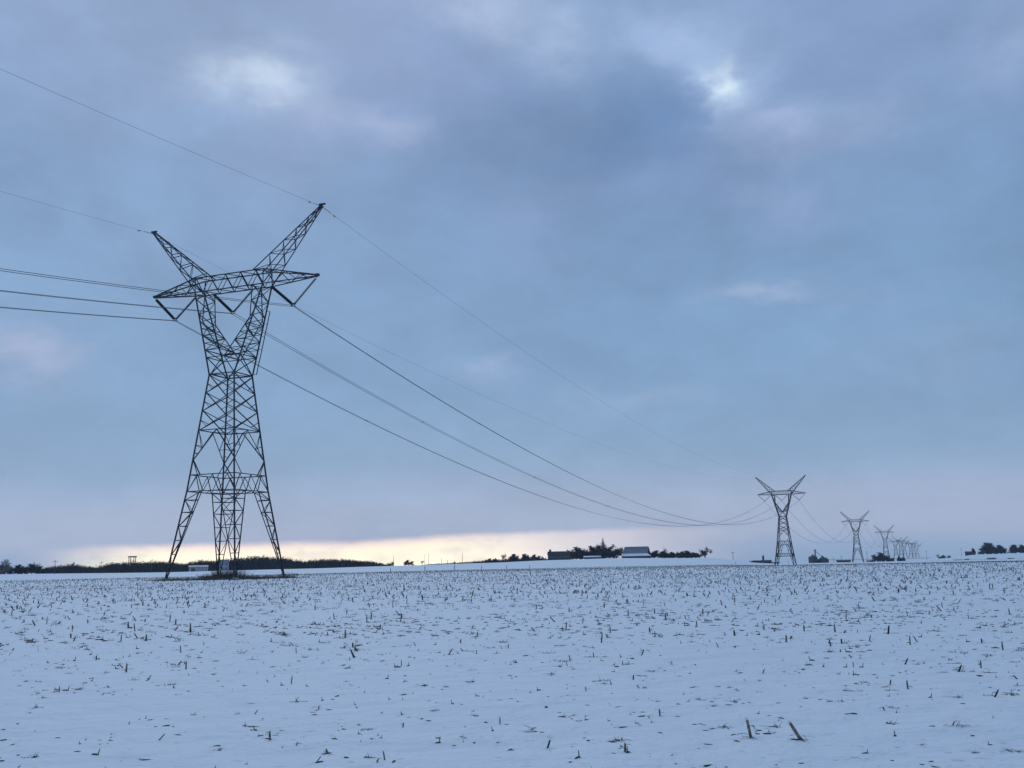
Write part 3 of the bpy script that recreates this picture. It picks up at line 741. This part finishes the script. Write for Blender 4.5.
# ---------------------------------------------------------------- poles and posts
def pole(px, r, hpx, label, arm=True, name='utility_pole'):
    h = hpx*r/F; b = local(name, px, r, R(random.uniform(-30, 30)), label, 'pole', 'utility poles on the skyline')
    m = MB(); m.tube([(0, 0, -.6), (0, 0, h)], [.2, .14], 8); m.build('shaft', wood, b)
    if arm:
        m = MB(); m.box((-1.5, -.17, h-1.0), (1.5, -.05, h-.82)); a = m.build('crossarm', wood, b)
        for x in (-1.3, -.5, .5, 1.3):
            m = MB(); m.lathe((x, -.11, h-.82), (x, -.11, h-.5), [(0, .04), (.3, .09), (.8, .07), (1, .03)], 6); m.build('insulator', insul, a)
for px, r, h, arm, lb in ((55.3, 760, 12.6, True, 'utility pole with a short crossarm rising above the left woodland'), (101.4, 760, 11, True, 'utility pole with crossarm left of the lookout tower'),
        (96.3, 900, 8.5, False, 'plain short pole left of the crossarm pole'), (152, 880, 12.5, True, 'utility pole poking over the woodland right of the lookout tower'), (393.6, 900, 9.5, False, 'thin plain pole above the small airy tree'), (424.9, 900, 10, False, 'left one of two tall thin poles on the skyline'),
        (428.8, 900, 11, False, 'right one of two tall thin poles on the skyline'), (441.3, 900, 6.2, False, 'short pole on the climbing hedgerow'), (447.6, 920, 4.4, False, 'shortest pole on the climbing hedgerow'), (462.4, 900, 10.5, False, 'tall thin pole left of the farmstead scrub'),
        (733.2, 900, 8.2, True, 'utility pole alone between the farmstead and the second pylon'), (841.5, 1300, 6, True, 'small pole behind the long low shed'), (833.5, 1300, 5, False, 'thin pole right of the grain bins'), (867.4, 1250, 10, True, 'utility pole right of the third pylon'),
        (927, 1500, 8.5, True, 'utility pole right of the faint far pylons'), (962, 1500, 7.6, True, 'utility pole left of the low dark shed'), (788, 1250, 3.4, False, 'short pole seen through the second pylon legs')):
    pole(px, r, h, lb, arm)
for px, r, h, lb in ((390.5, 330, 3.6, 'leftmost weathered fence post along the far field edge'), (424.8, 335, 5, 'fence post below the two thin poles'), (454.4, 338, 9, 'tallest fence post with a broken brace along the field edge'),
                     (481.5, 385, 4, 'fence post left of the farmstead'), (506.5, 390, 3.6, 'fence post below the wiry bare tree'), (529.4, 400, 3, 'fence post right of the one below the wiry tree'), (735.5, 470, 2.6, 'fence post under the lone utility pole')):
    b = MB(); hh = h*r/F; b.tube([(0, 0, -.4), (.03, 0, hh*.6), (0, .02, hh)], [.1, .09, .07], 6)
    if hh > 2: b.tube([(0, 0, hh*.75), (.5, .1, hh)], .05, 5); b.box((-.5, -.05, hh*.86), (.25, .05, hh*.92))
    o = b.build('fence_post', wood); o.location = spot(px, r); tag(o, lb, 'post', 'fence posts along the far field edge')

# ---------------------------------------------------------------- brush at the pylon's feet
rnd = random.Random(21)
def brush(px_u, px_w, h, w, n, label):
    p = T0+XDIR*px_u+LDIR*px_w; me = shrub_mesh(int(px_u*10+px_w), h, w, n, weed_m, .12); me.name = 'brush'
    o = bpy.data.objects.new('dry_brush', me); C.objects.link(o); o.location = (p.x, p.y, ground(p.x, p.y)); tag(o, label, 'bush', "dry brush around the nearest pylon's feet")
brush(-1.9, 3.0, 1.7, 4.6, 420, 'tallest tangled bush between the left and middle pylon legs')
brush(-3.6, 1.0, 1.1, 3.4, 260, 'low spreading brush left of the tallest bush')
brush(1.5, -5.2, .85, 3.0, 300, 'dark brush clump at the foot of the front middle leg')
brush(4.6, -1.5, .8, 2.6, 220, 'small brush clump between the middle and right legs')
brush(6.6, 5.0, 1.0, 2.6, 160, 'thin upright weeds beside the right leg')
brush(4.6, 4.6, .65, 3.2, 220, 'low brush at the foot of the right leg')
brush(-5.5, -5.0, .6, 2.6, 120, 'low brush at the foot of the left leg')
brush(-5.4, 5.4, .9, 2.6, 170, 'brush around the rear middle leg')
m = MB()
for _ in range(9500):
    a = rnd.uniform(0, 6.28); q = rnd.random()**.6
    u, w = q*math.cos(a)*12.5, q*math.sin(a)*9.0
    if noise.noise(Vector((u*.3, w*.3, 4))) < -.15+.35*q and rnd.random() < .8: continue
    p = T0+XDIR*u+LDIR*w; p.z = ground(p.x, p.y)-.03
    h = rnd.uniform(.12, .5)*(1.2-.5*q); d = Vector((rnd.gauss(0, .5), rnd.gauss(0, .5), 1)); s_ = Vector((rnd.gauss(0, 1), rnd.gauss(0, 1), 0)).normalized()*rnd.uniform(.012, .03)
    t = p+d*h; t.z = max(t.z, p.z+.05)
    mid = p.lerp(t, .5)+V(0, 0, h*.1)
    m.add([p-s_, p+s_, mid+s_*.8, mid-s_*.8, t], [(0, 1, 2, 3), (3, 2, 4)])
tag(m.build('dry_grass', weed_m), "brown dead grass and weeds covering the ground around the nearest pylon's feet", 'grass', kind='stuff')

# ---------------------------------------------------------------- stubble
def stub_mb(mb, h, r, lean, az, rnd, leaves=1, n=7, detail=True):
    d = Vector((math.sin(lean)*math.cos(az), math.sin(lean)*math.sin(az), math.cos(lean)))
    pts, rs = [], []
    k = 6 if detail else 2
    for i in range(k+1):
        t = i/k; pts.append(d*(h*t)-Vector((0, 0, .03*(1-t)))+Vector((0, 0, 0)))
        rs.append(r*(1.15-.2*t)*(1.14 if detail and i in (1, 4) else 1))
    mb.tube(pts, rs, n)
    if detail:   # splintered top
        for _ in range(3):
            a = rnd.uniform(0, 6.28); b = pts[-1]+Vector((math.cos(a), math.sin(a), 0))*r*.8; mb.tube([b-d*.01, b+d*rnd.uniform(.012, .035)], [r*.3, r*.1], 3)
        for _ in range(4):   # brace roots
            a = rnd.uniform(0, 6.28); mb.tube([d*.035, Vector((math.cos(a)*r*2.4, math.sin(a)*r*2.4, -.03))], r*.25, 3)
    for _ in range(leaves): strip(mb, d*h*rnd.uniform(.1, .8), rnd, rnd.uniform(.06, .16), rnd.uniform(.006, .014))
def strip(mb, p, rnd, ln, w, flat=.35, mi=1):
    a = rnd.uniform(0, 6.28); d = Vector((math.cos(a), math.sin(a), rnd.uniform(-.1, flat*1.6))); n = 4; L0 = None; vs = []
    tw = rnd.uniform(-.8, .8)
    for i in range(n+1):
        t = i/n; s_ = d.cross(Vector((0, 0, 1))).normalized(); s_ = (s_*math.cos(tw*t*2)+Vector((0, 0, 1))*math.sin(tw*t*2))*w*(1-.8*t)
        vs += [p-s_, p+s_]; p = p+d*ln/n; d = (d+Vector((rnd.gauss(0, .25), rnd.gauss(0, .25), -.22))).normalized()
        if p.z < .003: p.z = .003+rnd.random()*.006
    mb.add(vs, [(2*i, 2*i+1, 2*i+3, 2*i+2) for i in range(n)], mi)
SV = []   # (mesh, label)
rnd = random.Random(3)
for i in range(12):
    mb = MB(); up = i < 5
    lean = rnd.uniform(0, .2) if up else rnd.uniform(.4, 1.0)
    stub_mb(mb, rnd.uniform(.08, .19), rnd.uniform(.011, .017), lean, rnd.uniform(0, 6.28), rnd, 0 if i % 3 == 0 else rnd.choice((1, 2, 3)))
    SV.append((mb.mesh('corn_stub', [stalk_d if i % 2 else stalk_m, leaf_m], False), ('upright bare' if i % 3 == 0 else 'upright ragged') if up else ('leaning bare' if i % 3 == 0 else 'leaning ragged')))
TV = []
for i in range(10):
    mb = MB()
    for _ in range(rnd.randint(5, 14)):
        strip(mb, Vector((rnd.gauss(0, .035), rnd.gauss(0, .035), .004)), rnd, rnd.uniform(.05, .15), rnd.uniform(.004, .012), rnd.choice((.1, .3, .8)), 0)
    for _ in range(rnd.randint(0, 4)):
        a = rnd.uniform(0, 6.28); p = Vector((rnd.gauss(0, .03), rnd.gauss(0, .03), -.01)); mb.tube([p, p+Vector((math.cos(a)*.04, math.sin(a)*.04, rnd.uniform(.03, .1)))], [.003, .0015], 3)
    TV.append(mb.mesh('leaf_tuft', [leaf_m if i % 3 else stalk_d]))
CV = []
for i in range(10):
    mb = MB(); n = 9; ln = rnd.uniform(.03, .10); wd = ln*rnd.uniform(.12, .4)
    ring = [(math.cos(2*math.pi*k/n)*ln*rnd.uniform(.45, 1.15), math.sin(2*math.pi*k/n)*wd*rnd.uniform(.35, 1.5)+.3*wd*math.sin(k)) for k in range(n)]
    hgt = rnd.uniform(.008, .022)
    vs = [(x, y, -.01) for x, y in ring]+[(x*.8, y*.8, hgt*rnd.uniform(.5, 1)) for x, y in ring]+[(0, 0, hgt*1.15)]
    mb.add(vs, [(k, (k+1) % n, n+(k+1) % n, n+k) for k in range(n)]+[(n+k, n+(k+1) % n, 2*n) for k in range(n)])
    if i % 2: strip(mb, Vector((0, 0, .01)), rnd, ln*1.6, .006, .3, 0)
    for _ in range(rnd.randint(0, 3)):     # slivers and broken husk lying against it
        q = Vector((rnd.gauss(0, ln*.7), rnd.gauss(0, wd*1.5), .0)); strip(mb, q, rnd, ln*rnd.uniform(.5, 1.3), .005, .2, 0)
    if i % 4 == 0: mb.tube([(ln*.3, 0, 0), (ln*.45, .01, .05), (ln*.5, .015, .07)], [.007, .006, .004], 5)
    CV.append(mb.mesh('residue_scrap', [stalk_d if i % 5 else leaf_m]))

def unproject(px, py):
    az, el = bearing(px, py); r = 1.6/max(.003, math.tan(-el))
    for _ in range(4):
        z = ground(r*math.sin(az), r*math.cos(az)); r = -z/math.tan(-el)
    return Vector((r*math.sin(az), r*math.cos(az), z))
def sun_yaw(): return rnd.uniform(0, 6.28)
# the two tall stubs near the viewer, with their own leaves
def big_stub(px, py, h, r, lean, az, label):
    p = unproject(px, py); o = empty('corn_stub', p); m1 = MB(); rr = random.Random(int(px)); stub_mb(m1, h, r, lean, az, rr, 3, 9); m1.build('stalk', [stalk_m, leaf_m], o)
    m2 = MB(); [strip(m2, Vector((rr.gauss(0, .02), rr.gauss(0, .02), .01)), rr, rr.uniform(.08, .16), .006, .3, 0) for _ in range(4)]; m2.build('leaf', leaf_m, o)
    tag(o, label, 'corn stub', 'corn stubs standing in the field')
A0 = bearing(750)[0]
big_stub(751.5, 738, .155, .0125, .2, math.pi, 'tallest nearly upright pale corn stub, left of a pair in the near snow')
big_stub(803, 740, .175, .0135, .62, math.pi*.95, 'thick corn stub leaning left, right of a pair in the near snow')

# scatter: positions by true density, hand-placed foreground first
ST, TF, SCR = [], [], []
for px, py in ((59, 692), (158, 740), (254, 714), (403, 727), (318, 710), (416, 646), (355, 651), (500, 724), (547, 748), (625, 752), (586, 691), (621, 740), (570, 661), (697, 627), (835, 632), (840, 652), (869, 641), (918, 642),
               (982, 643), (1003, 650), (958, 672), (885, 710), (789, 639), (764, 630), (594, 657), (650, 632), (655, 637), (380, 628), (345, 638), (26, 643), (71, 638), (121, 641), (126, 672), (148, 680), (186, 669), (96, 660), (402, 715),
               (296, 745), (328, 753), (316, 762), (270, 740), (376, 762), (385, 760), (649, 718), (660, 716), (1018, 679), (994, 697), (981, 668), (908, 689), (890, 685), (888, 634), (852, 658)):
    ST.append(unproject(px, py))
for px, py in ((56, 720), (35, 708), (55, 690), (298, 702), (424, 686), (476, 716), (612, 742), (561, 646), (725, 727), (772, 733), (1010, 751), (1019, 752), (950, 660), (830, 652), (775, 727), (808, 665), (578, 721), (465, 738), (604, 684),
               (220, 750), (34, 757), (193, 715), (250, 704), (358, 725), (368, 730), (700, 700), (715, 706), (640, 676), (890, 724), (957, 726), (845, 686), (887, 687), (922, 745), (936, 744), (976, 753)):
    TF.append(unproject(px, py))
for px, py in ((129, 724), (96, 755), (113, 756.5), (27, 750), (203, 765), (216, 763), (167, 726), (185, 664), (199, 657), (186, 646), (360, 735), (454, 746), (474, 743), (463, 740), (438, 743), (609, 721), (618, 686), (572, 747), (578, 758),
               (260, 736), (268, 739), (534, 677), (516, 677), (695, 665), (728, 705), (712, 702), (920, 682), (895, 736), (973, 736), (768, 734), (863, 713), (990, 745), (920, 714), (408, 666), (405, 676), (321, 653), (273, 667), (510, 750), (510, 676), (30, 713), (66, 759), (144, 760), (58, 738)):
    SCR.append(unproject(px, py))
rnd = random.Random(77)
def scatter(lst, dens, rmax, rmin=7.6, clump=.25):
    azm = R(32); n = int(dens*azm*(rmax**2-rmin**2))
    ca = math.cos(.5); sa = math.sin(.5)
    for _ in range(n):
        r = math.sqrt(rnd.uniform(rmin**2, rmax**2)); az = rnd.uniform(-azm, azm)
        if r > field_edge(az)-rnd.expovariate(1/32): continue
        x, y = r*math.sin(az), r*math.cos(az)
        if rnd.random() > .45+clump+1.1*noise.noise(Vector((x*.35, y*.35, 9))) and r < 90: continue
        # loose planting rows
        u, v = x*ca+y*sa, -x*sa+y*ca; u = (round(u/.76)+rnd.gauss(0, .16))*.76; x, y = u*ca-v*sa, u*sa+v*ca
        q = (Vector((x, y, 0))-Vector((T0.x, T0.y, 0)))
        if abs(q.dot(XDIR)) < 8.5 and abs(q.dot(LDIR)) < 8: continue
        lst.append(Vector((x, y, ground(x, y))))
scatter(ST, .30, 48, 14); scatter(TF, .75, 30); scatter(SCR, 1.5, 26)
def gather(lst, share, spread):       # residue collects round the stubs and in loose trails
    for q in range(len(lst)):
        if rnd.random() < share:
            b = rnd.choice(ST); d = math.hypot(b.x, b.y)
            if d > 30: continue
            x, y = b.x+rnd.gauss(0, spread), b.y+rnd.gauss(0, spread*.6); lst[q] = Vector((x, y, ground(x, y)))
gather(TF, .5, .22); gather(SCR, .6, .3)
far = []; scatter(far, .5, 650, 48, .5)
fart = []; scatter(fart, .8, 130, 30)
farc = []; scatter(farc, 1.4, 90, 26)
crumb = []; scatter(crumb, 4.5, 34)
for p in (ST[:0]): pass
def dist(p): return math.hypot(p.x, p.y)
def inview(p):
    az = abs(math.atan2(p.x, p.y)); return az < R(26.3)
def place(lst, variants, name, labels, cat, group, cap, far_list, scl, near):
    lst.sort(key=lambda p: (not inview(p), dist(p)))
    rest = []
    for i, p in enumerate(lst):
        if i >= cap or not inview(p): rest.append(p); continue
        k = rnd.randrange(len(variants)); me = variants[k]
        o = bpy.data.objects.new(name, me); C.objects.link(o); o.location = p; o.rotation_euler = (0, 0, rnd.uniform(0, 6.28)); s = rnd.uniform(*scl)*(near+(1.1-near)*ss(11, 30, dist(p)))
        o.scale = (s, s, s); tag(o, labels[k], cat, group)
    far_list += rest
place(ST, [a for a, _ in SV], 'corn_stub', [b+' short corn stub poking through the snow in the nearer field' for _, b in SV], 'corn stub', 'corn stubs standing in the field', 298, far, (.7, 1.25), .5)
place(TF, TV, 'leaf_tuft', ['small ragged tuft of dry corn leaves lying on the near snow']*len(TV), 'leaf tuft', 'tufts of dry corn leaves', 300, fart, (.6, 1.4), .62)
place(SCR, CV, 'residue_scrap', ['flat dark scrap of corn residue half buried in the near snow']*len(CV), 'plant scrap', 'dark scraps of corn residue', 300, farc, (.5, 1.2), .7)
def bake(name, pts, variants, label, scl, cat):
    src = [([v.co.copy() for v in me.vertices], [tuple(p.vertices) for p in me.polygons], [p.material_index for p in me.polygons]) for me in variants]
    m = MB()
    for p in pts:
        vs, fs, ms = src[rnd.randrange(len(src))]; a = rnd.uniform(0, 6.28); s = rnd.uniform(*scl)*(.42 if scl[0] == .6 and dist(p) < 26 else 1); ca, sa = math.cos(a)*s, math.sin(a)*s; b = len(m.v)
        m.v += [(p.x+v.x*ca-v.y*sa, p.y+v.x*sa+v.y*ca, p.z+v.z*s) for v in vs]; m.f += [tuple(i+b for i in f) for f in fs]; m.m += ms
    o = m.build(name, [stalk_d, leaf_m]); tag(o, label, cat, kind='stuff')
LS = []
for i in range(10):     # light versions for the distance
    mb = MB(); stub_mb(mb, rnd.uniform(.09, .22), rnd.uniform(.014, .021), rnd.uniform(0, .9), rnd.uniform(0, 6.28), rnd, rnd.choice((0, 1, 1)), 4, False)
    LS.append(mb.mesh('far_stub', [stalk_d, leaf_m]))
bake('corn_stubble', far, LS, 'countless short corn stubs dotting the snow out to the far field edge', (.8, 1.35), 'stubble')
bake('leaf_litter', fart, TV[:5], 'countless wisps of dry corn leaf scattered over the middle field', (.8, 1.6), 'plant litter')
farc += crumb; far_scale = len(farc)-len(crumb)
bake('residue_litter', farc, CV, 'countless dark crumbs of corn residue scattered over the middle field', (.6, 1.2), 'plant litter')
print('counts', len(far), len(fart), len(farc))

# ---------------------------------------------------------------- haze
m = MB(); m.box((-5750, -5750, -40), (5750, 5750, 75))
hz = m.build('haze', None) if False else None
me = bpy.data.meshes.new('haze'); me.from_pydata(m.v, [], m.f)
hm = bpy.data.materials.new('haze'); hm.use_nodes = True; nt = hm.node_tree; nt.nodes.clear()
out = nt.nodes.new('ShaderNodeOutputMaterial'); pv = nt.nodes.new('ShaderNodeVolumePrincipled')
pv.inputs['Color'].default_value = (.62, .74, .92, 1); pv.inputs['Density'].default_value = .00006; pv.inputs['Anisotropy'].default_value = .0
nt.links.new(pv.outputs[0], out.inputs['Volume']); me.materials.append(hm)
o = bpy.data.objects.new('haze', me); C.objects.link(o); tag(o, 'pale blue winter haze over the whole plain', 'haze', kind='stuff')

# ---------------------------------------------------------------- sky
SUN_EL, SUN_AZ = R(38), R(-14)
w = bpy.data.worlds.new('World'); sc.world = w; w.use_nodes = True; nt = w.node_tree; N = nt.nodes; L = nt.links
bg = N['Background']; bg.inputs['Strength'].default_value = .1
sky = N.new('ShaderNodeTexSky'); sky.sky_type = 'NISHITA'; sky.sun_disc = False; sky.sun_elevation = SUN_EL; sky.sun_rotation = SUN_AZ
tc = N.new('ShaderNodeTexCoord'); DIR = tc.outputs['Generated']
def MM(op, *a, clamp=False):
    q = N.new('ShaderNodeMath'); q.operation = op; q.use_clamp = clamp
    for i, v in enumerate(a):
        if isinstance(v, (int, float)): q.inputs[i].default_value = v
        else: L.new(v, q.inputs[i])
    return q.outputs[0]
sx = N.new('ShaderNodeSeparateXYZ'); L.new(DIR, sx.inputs[0])
az = MM('ARCTAN2', sx.outputs[0], sx.outputs[1]); el = MM('ARCSINE', sx.outputs[2])
def NZ(vec, scale, detail, rough=.55, dist=0):
    n = N.new('ShaderNodeTexNoise'); n.inputs['Scale'].default_value = scale; n.inputs['Detail'].default_value = detail; n.inputs['Roughness'].default_value = rough
    n.inputs['Distortion'].default_value = dist; L.new(vec, n.inputs['Vector']); return n
cv = N.new('ShaderNodeCombineXYZ'); L.new(az, cv.inputs[0]); L.new(MM('MULTIPLY', el, 2.0), cv.inputs[1]); cv.inputs[2].default_value = 1.3
n1 = NZ(cv.outputs[0], 5.5, 5, .55); s1 = N.new('ShaderNodeSeparateColor'); L.new(n1.outputs['Color'], s1.inputs[0])
n1b = NZ(cv.outputs[0], 15, 4, .5); s1b = N.new('ShaderNodeSeparateColor'); L.new(n1b.outputs['Color'], s1b.inputs[0])
az_w = MM('ADD', az, MM('MULTIPLY', MM('SUBTRACT', s1b.outputs[0], .5), .045)); el_w = MM('ADD', el, MM('MULTIPLY', MM('SUBTRACT', s1b.outputs[1], .5), .035))
waz = MM('ADD', az_w, MM('MULTIPLY', MM('SUBTRACT', s1.outputs[0], .5), .16)); wel = MM('ADD', el_w, MM('MULTIPLY', MM('SUBTRACT', s1.outputs[1], .5), .11))
ci = N.new('ShaderNodeCombineXYZ'); L.new(az, ci.inputs[0]); L.new(MM('MULTIPLY', el, 1.25), ci.inputs[1]); ci.inputs[2].default_value = 4.7
nb = NZ(ci.outputs[0], 9, 8, .6, .4); nb2 = NZ(ci.outputs[0], 4.2, 5, .55, .6)
def smoothstep(v, a, b):
    r = N.new('ShaderNodeMapRange'); r.interpolation_type = 'SMOOTHSTEP'; L.new(v, r.inputs['Value'])
    r.inputs['From Min'].default_value = a; r.inputs['From Max'].default_value = b; return r.outputs[0]
def ramp(val, stops, interp_='EASE'):
    r = N.new('ShaderNodeValToRGB'); cr = r.color_ramp; cr.interpolation = interp_
    while len(cr.elements) < len(stops): cr.elements.new(.5)
    for e, (p, c) in zip(cr.elements, stops): e.position = p; e.color = srgb(*c)
    L.new(val, r.inputs['Fac']); return r.outputs['Color']
def mixc(f, a, b, mode='MIX'):
    q = N.new('ShaderNodeMix'); q.data_type = 'RGBA'; q.blend_type = mode; q.clamp_factor = True
    for k, v in (('Factor', f), ('A', a), ('B', b)):
        if isinstance(v, (int, float)): q.inputs[k].default_value = v
        elif isinstance(v, tuple): q.inputs[k].default_value = v
        else: L.new(v, q.inputs[k])
    return q.outputs['Result']
# elevation ramp, position = degrees / 40 ; slightly warped
we2 = MM('ADD', el, MM('MULTIPLY', MM('SUBTRACT', s1.outputs[2], .5), .035))
deg = MM('MULTIPLY', we2, 180/math.pi/40)
base = ramp(deg, [(0, (146, 170, 204)), (1.2/40, (160, 176, 209)), (3/40, (158, 175, 210)), (5.5/40, (136, 163, 201)), (9/40, (126, 157, 197)), (14/40, (126, 157, 198)),
                  (20/40, (128, 157, 200)), (27/40, (133, 158, 200)), (40/40, (128, 157, 202))], 'LINEAR')
# cream gap below the cloud deck, seen to the left
ne = NZ(cv.outputs[0], 9, 5, .6)
elg = MM('ADD', el, MM('MULTIPLY', MM('SUBTRACT', ne.outputs['Fac'], .5), .012))
ee = MM('SUBTRACT', elg, MM('MULTIPLY', smoothstep(az, R(-22), R(8)), .009))
edge = MM('SUBTRACT', 1, smoothstep(ee, R(.92), R(1.34)))
glow = MM('MULTIPLY', smoothstep(az, R(-25), R(-17)), MM('SUBTRACT', 1, smoothstep(az, R(1), R(14))))
g = MM('MULTIPLY', edge, glow)
cream = mixc(smoothstep(ee, R(.6), R(1.15)), (1.75, 1.45, 1.02, 1), (1.3, .98, .88, 1))
cream = mixc(smoothstep(az, R(-5), R(5)), cream, (1.0, .86, .90, 1))
wispn = NZ(cv.outputs[0], 22, 4, .6)
cream = mixc(MM('MULTIPLY', smoothstep(wispn.outputs['Fac'], .5, .75), .35), cream, srgb(205, 200, 215))
col = mixc(g, base, cream)
# faint lilac band higher up right of the glow
band = MM('MULTIPLY', MM('MULTIPLY', smoothstep(el, R(.2), R(1.4)), MM('SUBTRACT', 1, smoothstep(el, R(2), R(5)))), .35)
col = mixc(band, col, srgb(172, 178, 208))
def blob(px, py, sw, sh, c, amt, tilt=0, warp=True):
    global col
    a0, e0 = bearing(px, py)
    A = MM('SUBTRACT', waz if warp else az, a0); E = MM('SUBTRACT', wel if warp else el, e0)
    if tilt: 
        t = R(tilt); A, E = MM('ADD', MM('MULTIPLY', A, math.cos(t)), MM('MULTIPLY', E, math.sin(t))), MM('SUBTRACT', MM('MULTIPLY', E, math.cos(t)), MM('MULTIPLY', A, math.sin(t)))
    q = MM('ADD', MM('POWER', MM('ABSOLUTE', MM('MULTIPLY', A, F/sw)), 2.0), MM('POWER', MM('ABSOLUTE', MM('MULTIPLY', E, F/sh)), 2.0))
    f = MM('MULTIPLY', MM('EXPONENT', MM('MULTIPLY', q, -1.0)), amt)
    f = MM('MULTIPLY', f, MM('ADD', .55, MM('MULTIPLY', smoothstep(nb.outputs['Fac'], .32, .66), .75)))
    col = mixc(f, col, srgb(*c))
BL = [(80, 60, 170, 70, (145, 164, 206), .35), (620, 140, 150, 85, (101, 131, 178), .85), (470, 110, 110, 110, (112, 140, 186), .5), (590, 190, 160, 60, (112, 140, 186), .5),
      (900, 40, 140, 70, (130, 150, 194), .6), (400, 60, 120, 60, (144, 160, 204), .4),
      (262, 85, 52, 26, (186, 202, 232), .8), (255, 84, 24, 12, (200, 216, 240), .4), (320, 122, 50, 22, (160, 175, 214), .6), (385, 128, 34, 20, (158, 174, 214), .55), (275, 170, 40, 40, (150, 166, 208), .4),
      (470, 6, 70, 22, (172, 188, 224), .6), (565, 28, 50, 30, (166, 186, 222), .6), (690, 18, 60, 24, (160, 180, 220), .7), (655, 108, 62, 40, (106, 137, 184), .6), (748, 62, 46, 34, (160, 180, 222), .7), (722, 72, 34, 17, (188, 210, 242), .9, -62), (718, 68, 17, 9, (228, 241, 255), .95, -62), (740, 100, 18, 12, (168, 188, 226), .7), (706, 40, 26, 30, (156, 178, 220), .6),
      (830, 128, 90, 26, (163, 177, 216), .8), (790, 120, 30, 16, (172, 188, 226), .5), (1010, 30, 40, 50, (158, 176, 215), .55),
      (770, 205, 70, 26, (150, 168, 212), .7), (640, 185, 80, 24, (140, 162, 208), .5), (755, 292, 42, 12, (164, 180, 216), .8), (540, 225, 60, 40, (142, 164, 208), .45), (860, 290, 70, 20, (142, 164, 204), .4),
      (14, 358, 46, 26, (176, 182, 216), .8), (490, 371, 34, 14, (156, 174, 214), .6), (640, 398, 120, 14, (146, 170, 208), .6), (900, 420, 110, 40, (136, 162, 200), .5), (930, 250, 100, 60, (124, 155, 196), .5),
      (560, 330, 120, 50, (122, 153, 195), .5), (90, 250, 150, 70, (132, 161, 203), .4), (110, 450, 140, 50, (132, 160, 200), .5), (380, 490, 180, 30, (148, 169, 206), .4), (940, 360, 80, 30, (142, 166, 204), .4)]
for b_ in BL: blob(*b_)
# soft fibrous texture over everything
tx = NZ(cv.outputs[0], 13, 7, .62, .3); tx2 = NZ(cv.outputs[0], 3.2, 4, .5)
upper = smoothstep(el, R(3), R(14))
bil = MM('MULTIPLY', upper, MM('ADD', MM('MULTIPLY', MM('SUBTRACT', nb.outputs['Fac'], .5), .24), MM('MULTIPLY', MM('SUBTRACT', nb2.outputs['Fac'], .5), .42)))
vmod = MM('ADD', MM('ADD', 1, bil), MM('ADD', MM('MULTIPLY', MM('SUBTRACT', tx.outputs['Fac'], .5), .26), MM('MULTIPLY', MM('SUBTRACT', tx2.outputs['Fac'], .5), .22)))
vm = N.new('ShaderNodeVectorMath'); vm.operation = 'SCALE'; L.new(col, vm.inputs[0]); L.new(vmod, vm.inputs['Scale'])
# overcast: brighter towards the zenith and behind, outside the picture
zen = smoothstep(el, R(32), R(75)); sc_z = MM('ADD', 10, MM('MULTIPLY', zen, .5))
vm2 = N.new('ShaderNodeVectorMath'); vm2.operation = 'SCALE'; L.new(vm.outputs[0], vm2.inputs[0]); L.new(sc_z, vm2.inputs['Scale'])
cast = mixc(1.0, vm2.outputs[0], (.975, 1.01, .972, 1), 'MULTIPLY')
fin = mixc(.95, sky.outputs[0], cast)
L.new(fin, bg.inputs['Color'])
sd = bpy.data.lights.new('sun', 'SUN'); sd.energy = .5; sd.angle = R(35); sd.color = (1, .96, .93)
so = bpy.data.objects.new('sun', sd); C.objects.link(so)
so.rotation_euler = Vector((math.sin(SUN_AZ)*math.cos(SUN_EL), math.cos(SUN_AZ)*math.cos(SUN_EL), math.sin(SUN_EL))).to_track_quat('Z', 'Y').to_euler()

# ---------------------------------------------------------------- camera
cd = bpy.data.cameras.new('camera'); cd.sensor_width = 36; cd.lens = F/1024*36; cd.clip_end = 20000; cd.clip_start = .05
co = bpy.data.objects.new('camera', cd); C.objects.link(co); co.location = (0, 0, 0)
fw = Vector((0, math.cos(PITCH), math.sin(PITCH))); upv = Vector((0, -math.sin(PITCH), math.cos(PITCH))); rt = Vector((1, 0, 0))
c_, s_ = math.cos(ROLL), math.sin(ROLL)
rt2 = rt*c_+upv*s_; up2 = -rt*s_+upv*c_
mt = Matrix((rt2, up2, -fw)).transposed().to_4x4(); co.matrix_world = mt
sc.camera = co
sc.view_settings.view_transform = 'Standard'; sc.view_settings.look = 'None'; sc.view_settings.exposure = 0; sc.view_settings.gamma = 1
sc.cycles.use_denoising = True; sc.cycles.volume_bounces = 1; sc.cycles.max_bounces = 5; sc.cycles.use_adaptive_sampling = True
